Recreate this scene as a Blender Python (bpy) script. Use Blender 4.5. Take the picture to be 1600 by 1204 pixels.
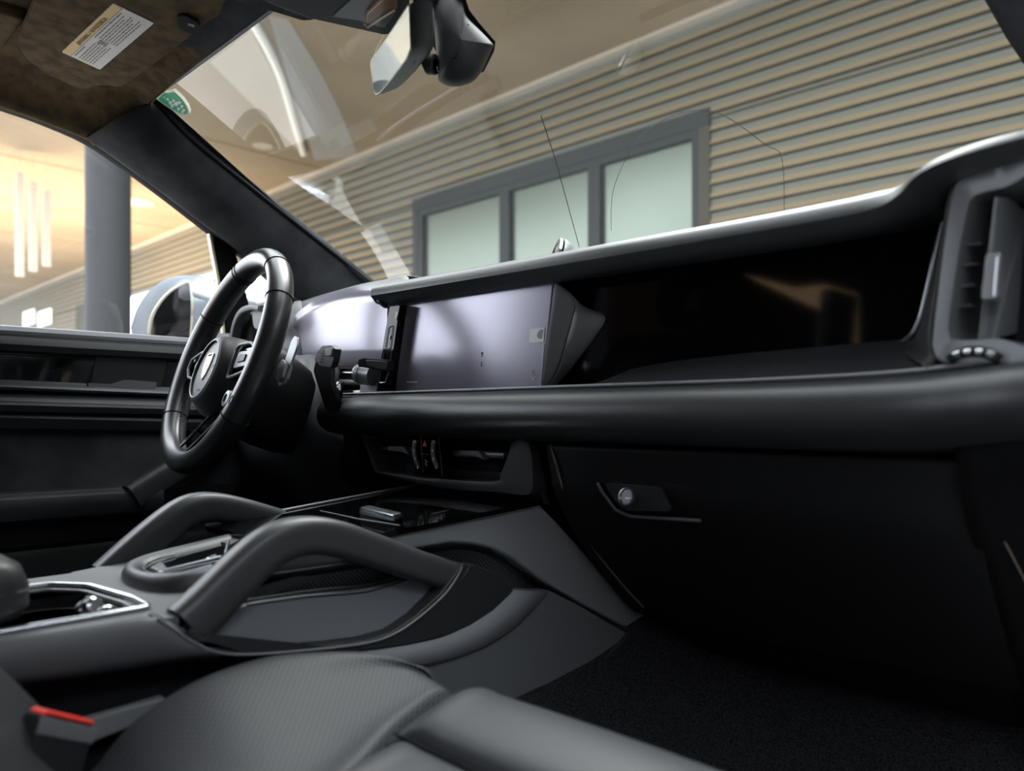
import bpy, bmesh, math, random
from mathutils import Vector, Matrix, noise
random.seed(7)
for o in list(bpy.data.objects): bpy.data.objects.remove(o)
scene = bpy.context.scene
COL = scene.collection
# ------------------------------------------------------------------ camera
ZC = 1.02                      # height of the camera above the ground
CX = 0.774                     # camera stands in the open passenger doorway
TH = math.atan(1230/1200)
VX, VY = -math.cos(TH), math.sin(TH)
RX, RY = VY, -VX
cam = bpy.data.cameras.new('camera'); camo = bpy.data.objects.new('camera', cam); COL.objects.link(camo)
cam.sensor_width = 36; cam.lens = 27.0; cam.shift_y = 46/1600
cam.clip_start = 0.02; cam.clip_end = 300
camo.location = (CX, 0, ZC)
camo.rotation_euler = (math.pi/2, 0, math.atan2(VY, VX) - math.pi/2)
cam.dof.use_dof = True; cam.dof.focus_distance = 1.12; cam.dof.aperture_fstop = 4.0
scene.camera = camo
# ------------------------------------------------------------------ world and lights
w = bpy.data.worlds.new('world'); scene.world = w; w.use_nodes = True
nt = w.node_tree; bg = nt.nodes['Background']
bg.inputs['Color'].default_value = (0.86, 0.92, 1.0, 1); bg.inputs['Strength'].default_value = 7.0
scene.view_settings.view_transform = 'Standard'; scene.view_settings.look = 'None'
scene.view_settings.exposure = 0.28; scene.view_settings.gamma = 1.0
scene.view_settings.use_curve_mapping = False

def lamp_area(name, loc, target, size, power, col):
    l = bpy.data.lights.new(name, 'AREA'); l.energy = power; l.size = size; l.color = col
    o = bpy.data.objects.new(name, l); COL.objects.link(o); o.location = loc
    o.rotation_euler = (Vector(target) - Vector(loc)).to_track_quat('-Z', 'Y').to_euler()
    return o
lamp_area('dash_fill_light', (-1.2, 3.1, ZC+4.4), (-.1, .6, ZC), 2.6, 520, (.92, .96, 1))  # added fill light out of view, brightens the dash tops
# ------------------------------------------------------------------ helpers
def ray(px, py):
    a = (px-800)/1200
    return Vector((VX + RX*a, VY + RY*a, (648-py)/1200))
def at(px, py, x=None, y=None, z=None, t=None):
    d = ray(px, py)
    if x is not None: t = (x-CX)/d.x
    elif y is not None: t = y/d.y
    elif z is not None: t = z/d.z
    return Vector((CX, 0, 0)) + d*t
def onplane(px, py, p0, n):
    d = ray(px, py); c = Vector((CX, 0, 0))
    return c + d*((p0-c).dot(n)/d.dot(n))
def catmull(P, n=6, closed=False):
    P = [Vector(p) for p in P]; out = []; N = len(P)
    rng = range(N) if closed else range(N-1)
    for i in rng:
        if closed: a, b, c, d = P[(i-1) % N], P[i], P[(i+1) % N], P[(i+2) % N]
        else: a, b, c, d = P[max(i-1, 0)], P[i], P[i+1], P[min(i+2, N-1)]
        for k in range(n):
            s = k/n
            out.append(0.5*((2*b) + (c-a)*s + (2*a-5*b+4*c-d)*s*s + (3*b-a-3*c+d)*s**3))
    if not closed: out.append(P[-1].copy())
    return out
def rounded(P, r=0.3, n=4):
    """rounds the corners of a closed polygon, r = share of the shorter neighbouring side (or metres if r<0)"""
    out = []; N = len(P)
    for i in range(N):
        a, b, c = P[i-1], P[i], P[(i+1) % N]
        la, lc = (a-b).length, (c-b).length
        d = min(-r if r < 0 else r*min(la, lc), 0.48*la, 0.48*lc)
        p, q = b + (a-b).normalized()*d, b + (c-b).normalized()*d
        for k in range(n+1):
            s = k/n
            out.append(p*(1-s)**2 + b*2*s*(1-s) + q*s*s)
    return out
def tag(o, label=None, cat=None, group=None, kind=None):
    if label: o['label'] = label
    if cat: o['category'] = cat
    if group: o['group'] = group
    if kind: o['kind'] = kind
    return o
def thing(name, label, cat, loc=(0, 0, 0), group=None):
    o = bpy.data.objects.new(name, None); COL.objects.link(o)
    o.empty_display_size = 0.05
    o.location = (loc[0], loc[1], loc[2]+ZC)
    return tag(o, label, cat, group)
def adopt(o, parent):
    if parent is None: return
    o.parent = parent
    m = Matrix.Translation(-Vector(parent.location))
    q = parent.parent
    while q is not None: q = q.parent
    if parent.type == 'EMPTY': o.matrix_parent_inverse = m
    else: o.matrix_parent_inverse = Matrix.Identity(4)
def emit(name, bm, mat, parent=None, smooth=True, ang=35, wn=False, sub=0, solid=0, offs=0):
    bmesh.ops.remove_doubles(bm, verts=bm.verts, dist=1e-6)
    bmesh.ops.recalc_face_normals(bm, faces=bm.faces)
    bmesh.ops.translate(bm, verts=bm.verts, vec=(0, 0, ZC))
    for f in bm.faces: f.smooth = smooth
    if smooth:
        bm.normal_update()
        for e in bm.edges:
            if len(e.link_faces) == 2 and e.calc_face_angle(0) > math.radians(ang): e.smooth = False
    me = bpy.data.meshes.new(name); bm.to_mesh(me); bm.free()
    mats = mat if isinstance(mat, (list, tuple)) else [mat]
    for m in mats: me.materials.append(m)
    o = bpy.data.objects.new(name, me); COL.objects.link(o)
    adopt(o, parent)
    if solid:
        s = o.modifiers.new('solid', 'SOLIDIFY'); s.thickness = abs(solid); s.offset = offs
    if sub:
        s = o.modifiers.new('sub', 'SUBSURF'); s.levels = sub; s.render_levels = sub
    if wn: 
        s = o.modifiers.new('wn', 'WEIGHTED_NORMAL'); s.keep_sharp = True
    return o
def add_prism(bm, pts, off):
    off = Vector(off); n = len(pts)
    a = [bm.verts.new(p) for p in pts]; b = [bm.verts.new(Vector(p)+off) for p in pts]
    bm.faces.new(a); bm.faces.new(b[::-1])
    for i in range(n): bm.faces.new((a[i], b[i], b[(i+1) % n], a[(i+1) % n]))
def bevel(bm, w, seg=3, ang=30):
    bm.normal_update()
    es = [e for e in bm.edges if len(e.link_faces) == 2 and e.calc_face_angle(0) > math.radians(ang)]
    bmesh.ops.bevel(bm, geom=es, offset=w, segments=seg, profile=0.5, affect='EDGES', clamp_overlap=True)
def prism(name, pts, off, mat, parent=None, bev=0, seg=3, **k):
    bm = bmesh.new(); add_prism(bm, pts, off)
    bmesh.ops.recalc_face_normals(bm, faces=bm.faces)
    if bev: bevel(bm, bev, seg)
    return emit(name, bm, mat, parent, wn=bool(bev), **k)
def add_box(bm, lo, hi):
    x0, y0, z0 = lo; x1, y1, z1 = hi
    add_prism(bm, [Vector(p) for p in ((x0, y0, z0), (x1, y0, z0), (x1, y1, z0), (x0, y1, z0))], (0, 0, z1-z0))
def box(name, lo, hi, mat, parent=None, bev=0, seg=3, **k):
    bm = bmesh.new(); add_box(bm, lo, hi)
    bmesh.ops.recalc_face_normals(bm, faces=bm.faces)
    if bev: bevel(bm, bev, seg)
    return emit(name, bm, mat, parent, wn=bool(bev), **k)
def add_sweep(bm, path, sec, up=(0, 0, 1), closed=False, caps=True, scl=None):
    """sec: list of (a, b) with a along T x up and b along the frame's up"""
    path = [Vector(p) for p in path]; N = len(path); rings = []
    for i, p in enumerate(path):
        if closed: T = path[(i+1) % N] - path[i-1]
        else: T = path[min(i+1, N-1)] - path[max(i-1, 0)]
        T.normalize(); U = Vector(up)
        S = T.cross(U)
        if S.length < 1e-4: S = T.cross(Vector((0, 1, 0.01)))
        S.normalize(); B = S.cross(T)
        s = scl[i] if scl else (1, 1)
        if not isinstance(s, (tuple, list)): s = (s, s)
        rings.append([bm.verts.new(p + S*a*s[0] + B*b*s[1]) for a, b in sec])
    M = len(sec)
    for i in range(N if closed else N-1):
        r0, r1 = rings[i], rings[(i+1) % N]
        for j in range(M): bm.faces.new((r0[j], r0[(j+1) % M], r1[(j+1) % M], r1[j]))
    if caps and not closed:
        bm.faces.new(rings[0][::-1]); bm.faces.new(rings[-1])
def circ(r, n=12, r2=None):
    r2 = r2 or r
    return [(r*math.cos(2*math.pi*i/n), r2*math.sin(2*math.pi*i/n)) for i in range(n)]
def rrect(w_, h_, r, n=4):
    P = rounded([Vector((-w_/2, -h_/2, 0)), Vector((w_/2, -h_/2, 0)), Vector((w_/2, h_/2, 0)), Vector((-w_/2, h_/2, 0))], -r, n)
    return [(p.x, p.y) for p in P]
def sweep(name, path, sec, mat, parent=None, up=(0, 0, 1), closed=False, scl=None, ang=50, **k):
    bm = bmesh.new(); add_sweep(bm, path, sec, up, closed, True, scl)
    return emit(name, bm, mat, parent, ang=ang, **k)
def tube(name, path, r, mat, parent=None, n=10, closed=False, up=(0.013, 0.021, 1)):
    return sweep(name, path, circ(r, n), mat, parent, up, closed)
def fill_grid(bm, rows, cu=False, cv=False):
    g = [[bm.verts.new(p) for p in r] for r in rows]
    R, Cn = len(g), len(g[0])
    for i in range(R if cu else R-1):
        for j in range(Cn if cv else Cn-1):
            bm.faces.new((g[i][j], g[i][(j+1) % Cn], g[(i+1) % R][(j+1) % Cn], g[(i+1) % R][j]))
def smooth_rows(rows, nu=4, nv=4, cv=False):
    r1 = [catmull(r, nv, cv) for r in rows]
    cols = [catmull(list(c), nu) for c in zip(*r1)]
    return [list(r) for r in zip(*cols)]
def patch(name, rows, mat, parent=None, nu=4, nv=4, solid=0.003, cv=False, ang=60, offs=0, **k):
    bm = bmesh.new(); fill_grid(bm, smooth_rows(rows, nu, nv, cv) if nu > 1 or nv > 1 else rows, False, cv)
    return emit(name, bm, mat, parent, ang=ang, solid=solid, offs=offs, **k)
def add_lathe(bm, prof, c, ax, n=32, ell=1.0):
    """prof: (r, h) pairs about the axis ax through c"""
    c = Vector(c); ax = Vector(ax).normalized()
    u = ax.cross(Vector((0, 0, 1)))
    if u.length < 1e-3: u = Vector((1, 0, 0))
    u.normalize(); v = u.cross(ax)
    rings = [[bm.verts.new(c + ax*h + (u*math.cos(2*math.pi*i/n) + v*ell*math.sin(2*math.pi*i/n))*max(r, 1e-5)) for i in range(n)] for r, h in prof]
    for a, b in zip(rings, rings[1:]):
        for i in range(n): bm.faces.new((a[i], a[(i+1) % n], b[(i+1) % n], b[i]))
    bm.faces.new(rings[0][::-1]); bm.faces.new(rings[-1])
def lathe(name, prof, c, ax, mat, parent=None, n=32, ang=40, ell=1.0):
    bm = bmesh.new(); add_lathe(bm, prof, c, ax, n, ell)
    return emit(name, bm, mat, parent, ang=ang)
def text(name, s, origin, ux, uy, size, mat, parent=None, depth=0.0002, align='CENTER'):
    cu = bpy.data.curves.new(name, 'FONT'); cu.body = s; cu.size = size; cu.extrude = depth
    cu.align_x = align; cu.align_y = 'CENTER'
    o = bpy.data.objects.new(name, cu); COL.objects.link(o)
    dg = bpy.context.evaluated_depsgraph_get()
    me = bpy.data.meshes.new_from_object(o.evaluated_get(dg))
    bpy.data.objects.remove(o); bpy.data.curves.remove(cu)
    ux = Vector(ux).normalized(); uy = Vector(uy).normalized(); uz = ux.cross(uy)
    for v in me.vertices: v.co = Vector(origin) + ux*v.co.x + uy*v.co.y + uz*v.co.z + Vector((0, 0, ZC))
    me.materials.clear(); me.materials.append(mat)
    me.name = name
    o = bpy.data.objects.new(name, me); COL.objects.link(o); adopt(o, parent)
    return o
# ------------------------------------------------------------------ materials
def mat(name, col, rough=0.5, metal=0.0, spec=0.5, emit_c=None, emit_s=0, coat=0.0):
    m = bpy.data.materials.new(name); m.use_nodes = True
    b = m.node_tree.nodes['Principled BSDF']
    b.inputs['Base Color'].default_value = (*col, 1); b.inputs['Roughness'].default_value = rough
    b.inputs['Metallic'].default_value = metal; b.inputs['Specular IOR Level'].default_value = spec
    b.inputs['Coat Weight'].default_value = coat
    if emit_c: b.inputs['Emission Color'].default_value = (*emit_c, 1); b.inputs['Emission Strength'].default_value = emit_s
    return m
def bump(m, scale, strength, kind='NOISE', dist=0.001, detail=3, stretch=(1, 1, 1)):
    nt = m.node_tree; b = nt.nodes['Principled BSDF']
    tc = nt.nodes.new('ShaderNodeTexCoord'); mp = nt.nodes.new('ShaderNodeMapping'); mp.inputs['Scale'].default_value = stretch
    nt.links.new(tc.outputs['Object'], mp.inputs[0])
    if kind == 'NOISE':
        t = nt.nodes.new('ShaderNodeTexNoise'); t.inputs['Scale'].default_value = scale; t.inputs['Detail'].default_value = detail; out = t.outputs['Fac']
    else:
        t = nt.nodes.new('ShaderNodeTexVoronoi'); t.inputs['Scale'].default_value = scale; out = t.outputs['Distance']
    nt.links.new(mp.outputs[0], t.inputs['Vector'])
    bp = nt.nodes.new('ShaderNodeBump'); bp.inputs['Strength'].default_value = strength; bp.inputs['Distance'].default_value = dist
    nt.links.new(out, bp.inputs['Height']); nt.links.new(bp.outputs[0], b.inputs['Normal'])
    return m
def mottle(m, c0, c1, scale, stretch=(1, 1, 1), detail=4, lo=0.35, hi=0.65):
    nt = m.node_tree; b = nt.nodes['Principled BSDF']
    tc = nt.nodes.new('ShaderNodeTexCoord'); mp = nt.nodes.new('ShaderNodeMapping'); mp.inputs['Scale'].default_value = stretch
    t = nt.nodes.new('ShaderNodeTexNoise'); t.inputs['Scale'].default_value = scale; t.inputs['Detail'].default_value = detail
    r = nt.nodes.new('ShaderNodeValToRGB'); r.color_ramp.elements[0].position = lo; r.color_ramp.elements[1].position = hi
    r.color_ramp.elements[0].color = (*c0, 1); r.color_ramp.elements[1].color = (*c1, 1)
    nt.links.new(tc.outputs['Object'], mp.inputs[0]); nt.links.new(mp.outputs[0], t.inputs['Vector'])
    nt.links.new(t.outputs['Fac'], r.inputs[0]); nt.links.new(r.outputs[0], b.inputs['Base Color'])
    return m
def dots(m, base, hole, ax, pitch, size, rot=0.0):
    """staggered round perforations; ax = the two object axes that span the surface"""
    nt = m.node_tree; b = nt.nodes['Principled BSDF']; N = nt.nodes.new; L = nt.links.new
    tc = N('ShaderNodeTexCoord'); sp = N('ShaderNodeSeparateXYZ'); L(tc.outputs['Object'], sp.inputs[0])
    def M(op, a, b_=None):
        n = N('ShaderNodeMath'); n.operation = op
        for i, q in enumerate((a, b_)):
            if q is None: continue
            if isinstance(q, (int, float)): n.inputs[i].default_value = q
            else: L(q, n.inputs[i])
        return n.outputs[0]
    u, v = sp.outputs[ax[0]], sp.outputs[ax[1]]
    k = math.pi/pitch
    a = M('ADD', u, v); c = M('SUBTRACT', u, v)
    s = M('MULTIPLY', M('SINE', M('MULTIPLY', a, k)), M('SINE', M('MULTIPLY', c, k)))
    f = M('GREATER_THAN', M('ABSOLUTE', s), size)
    mx = N('ShaderNodeMix'); mx.data_type = 'RGBA'
    mx.inputs[6].default_value = (*base, 1); mx.inputs[7].default_value = (*hole, 1)
    L(f, mx.inputs[0]); L(mx.outputs[2], b.inputs['Base Color'])
    bp = N('ShaderNodeBump'); bp.inputs['Strength'].default_value = 0.6; bp.inputs['Distance'].default_value = 0.0006; bp.invert = True
    L(f, bp.inputs['Height']); L(bp.outputs[0], b.inputs['Normal'])
    return m
def glass(name, tint, rough=0.0, f0=0.04, f90=1.0):
    """thin sheet: tinted see-through plus a mirror share that grows towards grazing, the same from both sides"""
    m = bpy.data.materials.new(name); m.use_nodes = True; nt = m.node_tree; nt.nodes.clear()
    N = nt.nodes.new; L = nt.links.new
    o = N('ShaderNodeOutputMaterial'); tr = N('ShaderNodeBsdfTransparent'); gl = N('ShaderNodeBsdfGlossy'); mx = N('ShaderNodeMixShader')
    tr.inputs[0].default_value = (*tint, 1); gl.inputs['Roughness'].default_value = rough
    ge = N('ShaderNodeNewGeometry'); dt = N('ShaderNodeVectorMath'); dt.operation = 'DOT_PRODUCT'
    L(ge.outputs['Normal'], dt.inputs[0]); L(ge.outputs['Incoming'], dt.inputs[1])
    def M(op, a, b_=None):
        n = N('ShaderNodeMath'); n.operation = op
        for i, q in enumerate((a, b_)):
            if q is None: continue
            if isinstance(q, (int, float)): n.inputs[i].default_value = q
            else: L(q, n.inputs[i])
        return n.outputs[0]
    c = M('ABSOLUTE', dt.outputs['Value'])
    f = M('ADD', M('MULTIPLY', M('POWER', M('SUBTRACT', 1.0, c), 5.0), f90-f0), f0)
    f = M('MINIMUM', M('MULTIPLY', f, 1.9), 1.0)
    L(f, mx.inputs[0]); L(tr.outputs[0], mx.inputs[1]); L(gl.outputs[0], mx.inputs[2]); L(mx.outputs[0], o.inputs[0])
    return m
LEATHER = bump(mat('black leather', (0.034, 0.0355, 0.038), 0.42, spec=0.5), 900, 0.25, 'VORONOI', 0.0004)
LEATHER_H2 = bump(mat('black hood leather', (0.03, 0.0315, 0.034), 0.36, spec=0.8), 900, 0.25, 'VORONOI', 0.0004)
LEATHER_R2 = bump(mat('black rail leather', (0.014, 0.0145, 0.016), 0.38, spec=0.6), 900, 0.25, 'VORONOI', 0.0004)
LEATHER_RIM = mat('smooth wheel leather', (0.018, 0.019, 0.021), 0.33, spec=0.7)
PAD = bump(mat('dark soft padding', (0.03, 0.031, 0.033), 0.5, spec=0.45), 1400, 0.2, 'VORONOI', 0.0003)
PLASTIC = bump(mat('slate grey satin plastic', (0.14, 0.144, 0.15), 0.5, spec=0.4), 2600, 0.12, 'NOISE', 0.0002)
PLASTIC_D = bump(mat('black satin plastic', (0.016, 0.016, 0.018), 0.5, spec=0.35), 2600, 0.1, 'NOISE', 0.0002)
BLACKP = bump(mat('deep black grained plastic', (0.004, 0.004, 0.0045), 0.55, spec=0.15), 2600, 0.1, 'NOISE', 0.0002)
GLOSS_D = mat('gloss door decor', (0.002, 0.002, 0.0022), 0.06, spec=0.6)
MATT = mat('matt black', (0.006, 0.006, 0.007), 0.8, spec=0.15)
GLOSS = mat('piano black', (0.002, 0.002, 0.0022), 0.05, spec=0.2)
CHROME = mat('satin chrome', (0.62, 0.64, 0.66), 0.22, 1.0)
CHROME_D = mat('dark chrome', (0.28, 0.29, 0.31), 0.28, 1.0)
BEZEL = mat('metallic grey bezel', (0.15, 0.155, 0.165), 0.4, 0.4)
SUEDE = bump(mottle(mat('black suede', (0.02, 0.02, 0.021), 0.95, spec=0.1), (0.035, 0.036, 0.040), (0.065, 0.067, 0.073), 14), 500, 0.3, 'NOISE', 0.0006)
SUEDE_B = bump(mottle(mat('warm lit black suede', (0.05, 0.036, 0.02), 0.95, spec=0.1), (0.065, 0.045, 0.026), (0.12, 0.085, 0.048), 45, (1, 1, 1), 6), 500, 0.3, 'NOISE', 0.0006)  # warm bounced light put into the dark suede's colour
CARPET = bump(mottle(mat('black carpet', (0.02, 0.02, 0.022), 1.0, spec=0.05), (0.008, 0.008, 0.009), (0.036, 0.036, 0.04), 420), 600, 1.0, 'NOISE', 0.004)
PERF = dots(mat('perforated leather', (0.05, 0.052, 0.056), 0.55, spec=0.3), (0.036, 0.038, 0.042), (0.006, 0.006, 0.007), (0, 1), 0.0054, 0.62)
PERF2 = dots(mat('finely perforated leather', (0.05, 0.052, 0.056), 0.5, spec=0.4), (0.036, 0.038, 0.041), (0.02, 0.02, 0.022), (0, 1), 0.0036, 0.7)
MESHM = dots(mat('black speaker mesh', (0.1, 0.1, 0.105), 0.45, spec=0.5), (0.16, 0.165, 0.17), (0.002, 0.002, 0.002), (1, 2), 0.0052, 0.5)
SCREEN = mat('film covered screen', (0.30, 0.285, 0.345), 0.22, 0.3, spec=0.4)
PAPER = mat('label paper', (0.62, 0.58, 0.53), 0.6)
AMBER = mat('label amber band', (0.66, 0.43, 0.13), 0.6)
INK = mat('label ink', (0.13, 0.12, 0.12), 0.7)
WHITE = mat('white print', (0.9, 0.9, 0.9), 0.5)
RED = mat('red button', (0.75, 0.05, 0.035), 0.35)
REDP = mat('red print', (0.8, 0.05, 0.08), 0.5)
GREEN = mat('green sticker', (0.06, 0.5, 0.24), 0.5)
GOLD = mat('pale gold enamel', (0.8, 0.62, 0.35), 0.3, 0.7)
SILVERP = mat('silver car paint', (0.60, 0.66, 0.72), 0.25, 0.3, coat=0.5)
MIRROR = mat('mirror glass', (0.9, 0.95, 0.88), 0.02, 1.0)
MIRROR_D = mat('dark mirror glass', (0.12, 0.11, 0.11), 0.08, 1.0)
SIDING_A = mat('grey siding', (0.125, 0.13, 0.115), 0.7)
SIDING_B = mat('beige lit siding', (0.24, 0.195, 0.122), 0.7)  # beige chamfer tone includes the light from below
SIDING_C = mat('dark siding joint', (0.05, 0.05, 0.04), 0.8)
SOFFIT = mottle(mat('beige soffit', (0.5, 0.42, 0.3), 0.7), (0.23, 0.185, 0.13), (0.29, 0.235, 0.165), 0.5)
SOFFIT_L = mat('pale soffit and glare', (0.42, 0.38, 0.32), 0.6)
FRAME_M = mat('grey aluminium', (0.035, 0.042, 0.046), 0.6, spec=0.2)
COLUMN = mat('dark grey column paint', (0.035, 0.036, 0.038), 0.75, spec=0.15)
LAMP = mat('downlight lens', (1, 0.9, 0.7), 0.5, emit_c=(1, 0.86, 0.62), emit_s=6)
CONCRETE = mottle(mat('concrete', (0.4, 0.39, 0.37), 0.9), (0.34, 0.33, 0.31), (0.44, 0.43, 0.41), 2)
WINDSHIELD = glass('windscreen glass', (0.66, 0.66, 0.62))
SIDEGLASS = glass('side glass', (0.93, 0.93, 0.92))
# ------------------------------------------------------------------ the place outside the car
WY = 8.0                                       # the siding wall runs parallel to the dashboard, 8 m ahead
zt = at(430, 305, y=WY).z                      # its top, where it meets the soffit
g = box('ground', (-45, -20, -ZC-0.1), (30, 20, -ZC), CONCRETE); tag(g, kind='structure')
def siding(name, x0, x1, z0, z1):
    """corrugated boards, one profile swept along x: flat face, chamfer and a shadow joint"""
    bm = bmesh.new(); p = 0.155; z = z1; k = 0
    prof = []
    while z > z0 + 0.01:
        zb = max(z-p, z0)
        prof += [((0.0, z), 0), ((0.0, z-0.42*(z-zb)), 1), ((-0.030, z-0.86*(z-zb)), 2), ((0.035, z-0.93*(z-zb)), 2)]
        z = zb
    prof.append(((0.0, z0), 0))
    va = [bm.verts.new((x0, WY+y, zz)) for (y, zz), m in prof]; vb = [bm.verts.new((x1, WY+y, zz)) for (y, zz), m in prof]
    for i in range(len(prof)-1):
        f = bm.faces.new((va[i], vb[i], vb[i+1], va[i+1])); f.material_index = prof[i][1]
    # closed back so that the wall has its thickness
    c = [bm.verts.new(q) for q in ((x0, WY+0.25, z1), (x1, WY+0.25, z1), (x1, WY+0.25, z0), (x0, WY+0.25, z0))]
    bm.faces.new(c)
    bm.faces.new((va[0], vb[0], c[1], c[0])); bm.faces.new((va[-1], vb[-1], c[2], c[3]))
    bm.faces.new([c[0], c[3]] + va[::-1]); bm.faces.new([c[1], c[2]] + vb[::-1])
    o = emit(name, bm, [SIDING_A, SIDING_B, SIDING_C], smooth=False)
    return tag(o, kind='structure')
wz = at(680, 322, y=WY).z                      # head of the window band
wx0, wx1 = at(655, 400, y=WY).x, at(1094, 300, y=WY).x
siding('wall_front_head', -60, 14, wz+0.06, zt)
siding('wall_front_right', wx1+0.10, 14, -ZC, wz+0.06)
xl = at(428, 460, y=WY).x
siding('wall_front_left', xl, wx0-0.14, -ZC, wz+0.06)
xf = at(139, 480, y=WY).x
siding('wall_front_far', -60, xf, -ZC, wz+.06)
s = box('trim_far_post', (xf-.9, WY-.12, -ZC), (xf, WY-.04, at(133, 476, y=WY).z), SIDING_C); tag(s, kind='structure')
for k, (pa, pb) in enumerate(((37, 54), (60, 80))):
    a, b = at(pa, 488, y=WY-.05), at(pb, 505, y=WY-.05)
    o = box('window_%d' % (4+k), (a.x, WY-.07, b.z), (b.x, WY-.04, a.z), mat('lit far window', (.9, .9, .88), .4, emit_c=(1, .97, .9), emit_s=.8)); tag(o, kind='structure')
c = box('trim_eaves', (-60, WY-0.09, zt+0.055), (14, WY+0.25, zt+0.10), SOFFIT_L); tag(c, kind='structure')
bm = bmesh.new()
for lo, hi in (((-60, 2.3), (-9.5, 8.4)), ((-9.5, 3.6), (14, 8.4))): add_box(bm, (lo[0], lo[1], zt+0.10), (hi[0], hi[1], zt+0.3))
s = emit('ceiling', bm, SOFFIT, smooth=False); tag(s, kind='structure')
s = box('trim_window', (wx1, WY-.03, -ZC), (wx1+.14, WY+.12, wz+.06), SIDING_C); tag(s, kind='structure')
s = box('trim_window_left', (wx0-.14, WY-.03, -ZC), (wx0, WY+.12, wz+.06), FRAME_M); tag(s, kind='structure')
# windscreen reflections built as pale triangle, grey band and white glare streak
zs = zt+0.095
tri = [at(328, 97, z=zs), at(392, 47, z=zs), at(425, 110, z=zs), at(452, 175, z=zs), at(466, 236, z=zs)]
o = prism('reflection_panel', tri, (0, 0, 0.02), SOFFIT_L); tag(o, kind='structure')
o = tube('reflection_streak', catmull([at(392, 30, z=zs-.03), at(418, 75, z=zs-.03), at(440, 125, z=zs-.03), at(458, 185, z=zs-.03), at(474, 240, z=zs-.03)], 6), 0.055, mat('white glare streak', (0.9, 0.9, 0.88), 0.3)); tag(o, kind='structure')
o = prism('reflection_band_grey', [at(a, b, z=zs) for a, b in ((420, 25), (450, 30), (500, 110), (530, 170), (560, 245), (492, 250), (470, 190), (440, 90))], (0, 0, .02), mat('grey glare band', (.30, .30, .30), .5)); tag(o, kind='structure')
bm = bmesh.new()
for k in range(14): add_box(bm, (-12-k*3.4, 2.3, zt+.091), (-11.97-k*3.4, 8, zt+.1))
o = emit('ceiling_joints', bm, mat('joint brown', (.19, .15, .10), .8), smooth=False); tag(o, kind='structure')
# window band: frame, mullions and three panes
def window(n, xa, xb, za, zb, lab=None):
    t = bpy.data.objects.new('window_%d' % n, None); COL.objects.link(t); t.location = ((xa+xb)/2, WY, za+ZC); tag(t, kind='structure')
    f = 0.10; bm = bmesh.new()
    for lo, hi in (((xa, za), (xa+f, zb)), ((xb-f, za), (xb, zb)), ((xa+f, zb-f), (xb-f, zb)), ((xa+f, za), (xb-f, za+f))):
        add_box(bm, (lo[0], WY-0.02, lo[1]), (hi[0], WY+0.12, hi[1]))
    emit('window_frame', bm, FRAME_M, t, smooth=False)
    box('pane', (xa+f, WY+0.05, za+f), (xb-f, WY+0.06, zb-f), PANE, t, smooth=False)
PANE = mat('reflecting window pane', (0.17, 0.20, 0.175), 0.3, 0.8)
m1, m2 = at(789, 350, y=WY).x, at(929, 300, y=WY).x
window(1, wx0, m1, -ZC, wz); window(2, m1, m2, -ZC, wz); window(3, m2, wx1, -ZC, wz)
s = box('trim_window_head', (wx0-.14, WY-.035, wz), (wx1+.14, WY+.12, wz+.20), FRAME_M); tag(s, kind='structure')
# round column left of the car
cc = at(169, 400, t=7.4)
col = lathe('column', [(0.20, 0), (0.20, zt+0.1+ZC)], (cc.x, cc.y, -ZC), (0, 0, 1), COLUMN, n=40); tag(col, kind='structure')
cw = box('trim_column', (cc.x-0.10, cc.y-0.02, -ZC), (cc.x-0.06, cc.y+0.30, zt+0.1), mat('cream edge', (0.75, 0.62, 0.4), 0.6)); 
bpy.data.objects.remove(cw)
# downlights in the soffit
def downlight(px, py, lab, r=0.14):
    c = at(px, py, z=zt+0.095)
    t = thing('ceiling_light', lab, 'ceiling light', (c.x, c.y, c.z))
    lathe('trim_ring', [(r, 0.0), (r*1.25, 0.0), (r*1.25, -0.012), (r*1.02, -0.012)], c, (0, 0, 1), SOFFIT_L, t, n=28)
    lathe('lens', [(0.0, -0.006), (r, -0.006), (r, 0.0)], c, (0, 0, 1), LAMP, t, n=28)
    l = bpy.data.lights.new('downlight_lamp', 'SPOT'); l.energy = 300; l.color = (1, 0.78, 0.5); l.spot_size = math.radians(120); l.spot_blend = 0.6; l.shadow_soft_size = 0.15
    o = bpy.data.objects.new('downlight_lamp', l); COL.objects.link(o); o.location = (c.x, c.y, c.z+ZC-0.06)
for k, px in enumerate((25, 46, 67)):  # side glass reflections built as pale hanging strips, hangers added
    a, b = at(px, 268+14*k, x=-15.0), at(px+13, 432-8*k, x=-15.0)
    t = thing('reflection_strip', ('left', 'middle', 'right')[k]+' of the three tall pale strips for side glass reflections, left of the column', 'reflection strip', (a.x, (a.y+b.y)/2, b.z))
    box('reflection_face', (-15.04, a.y, b.z), (-15.0, b.y, a.z), mat('reflection glow', (.62, .56, .46), .5, emit_c=(1, .9, .75), emit_s=.06), t)
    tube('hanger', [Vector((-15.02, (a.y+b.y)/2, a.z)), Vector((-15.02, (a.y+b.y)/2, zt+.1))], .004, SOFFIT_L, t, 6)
up_ = lamp_area('soffit_fill_light', (-18, 4.4, .3), (-22, 6.6, 6), 4.0, 2600, (1, .72, .42))  # added warm fill light for the soffit and far wall
def downlight_at(c, lab, r=.14):
    q_ = c - Vector((CX, 0, 0)); v_ = q_.x*VX+q_.y*VY; downlight(800+1200*(q_.x*RX+q_.y*RY)/v_, 648-1200*q_.z/v_, lab, r)
downlight_at(Vector((-7.8, 4.0, zt+.095)), 'downlight in the soffit ahead, mirrored in the right window pane', .17)
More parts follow.
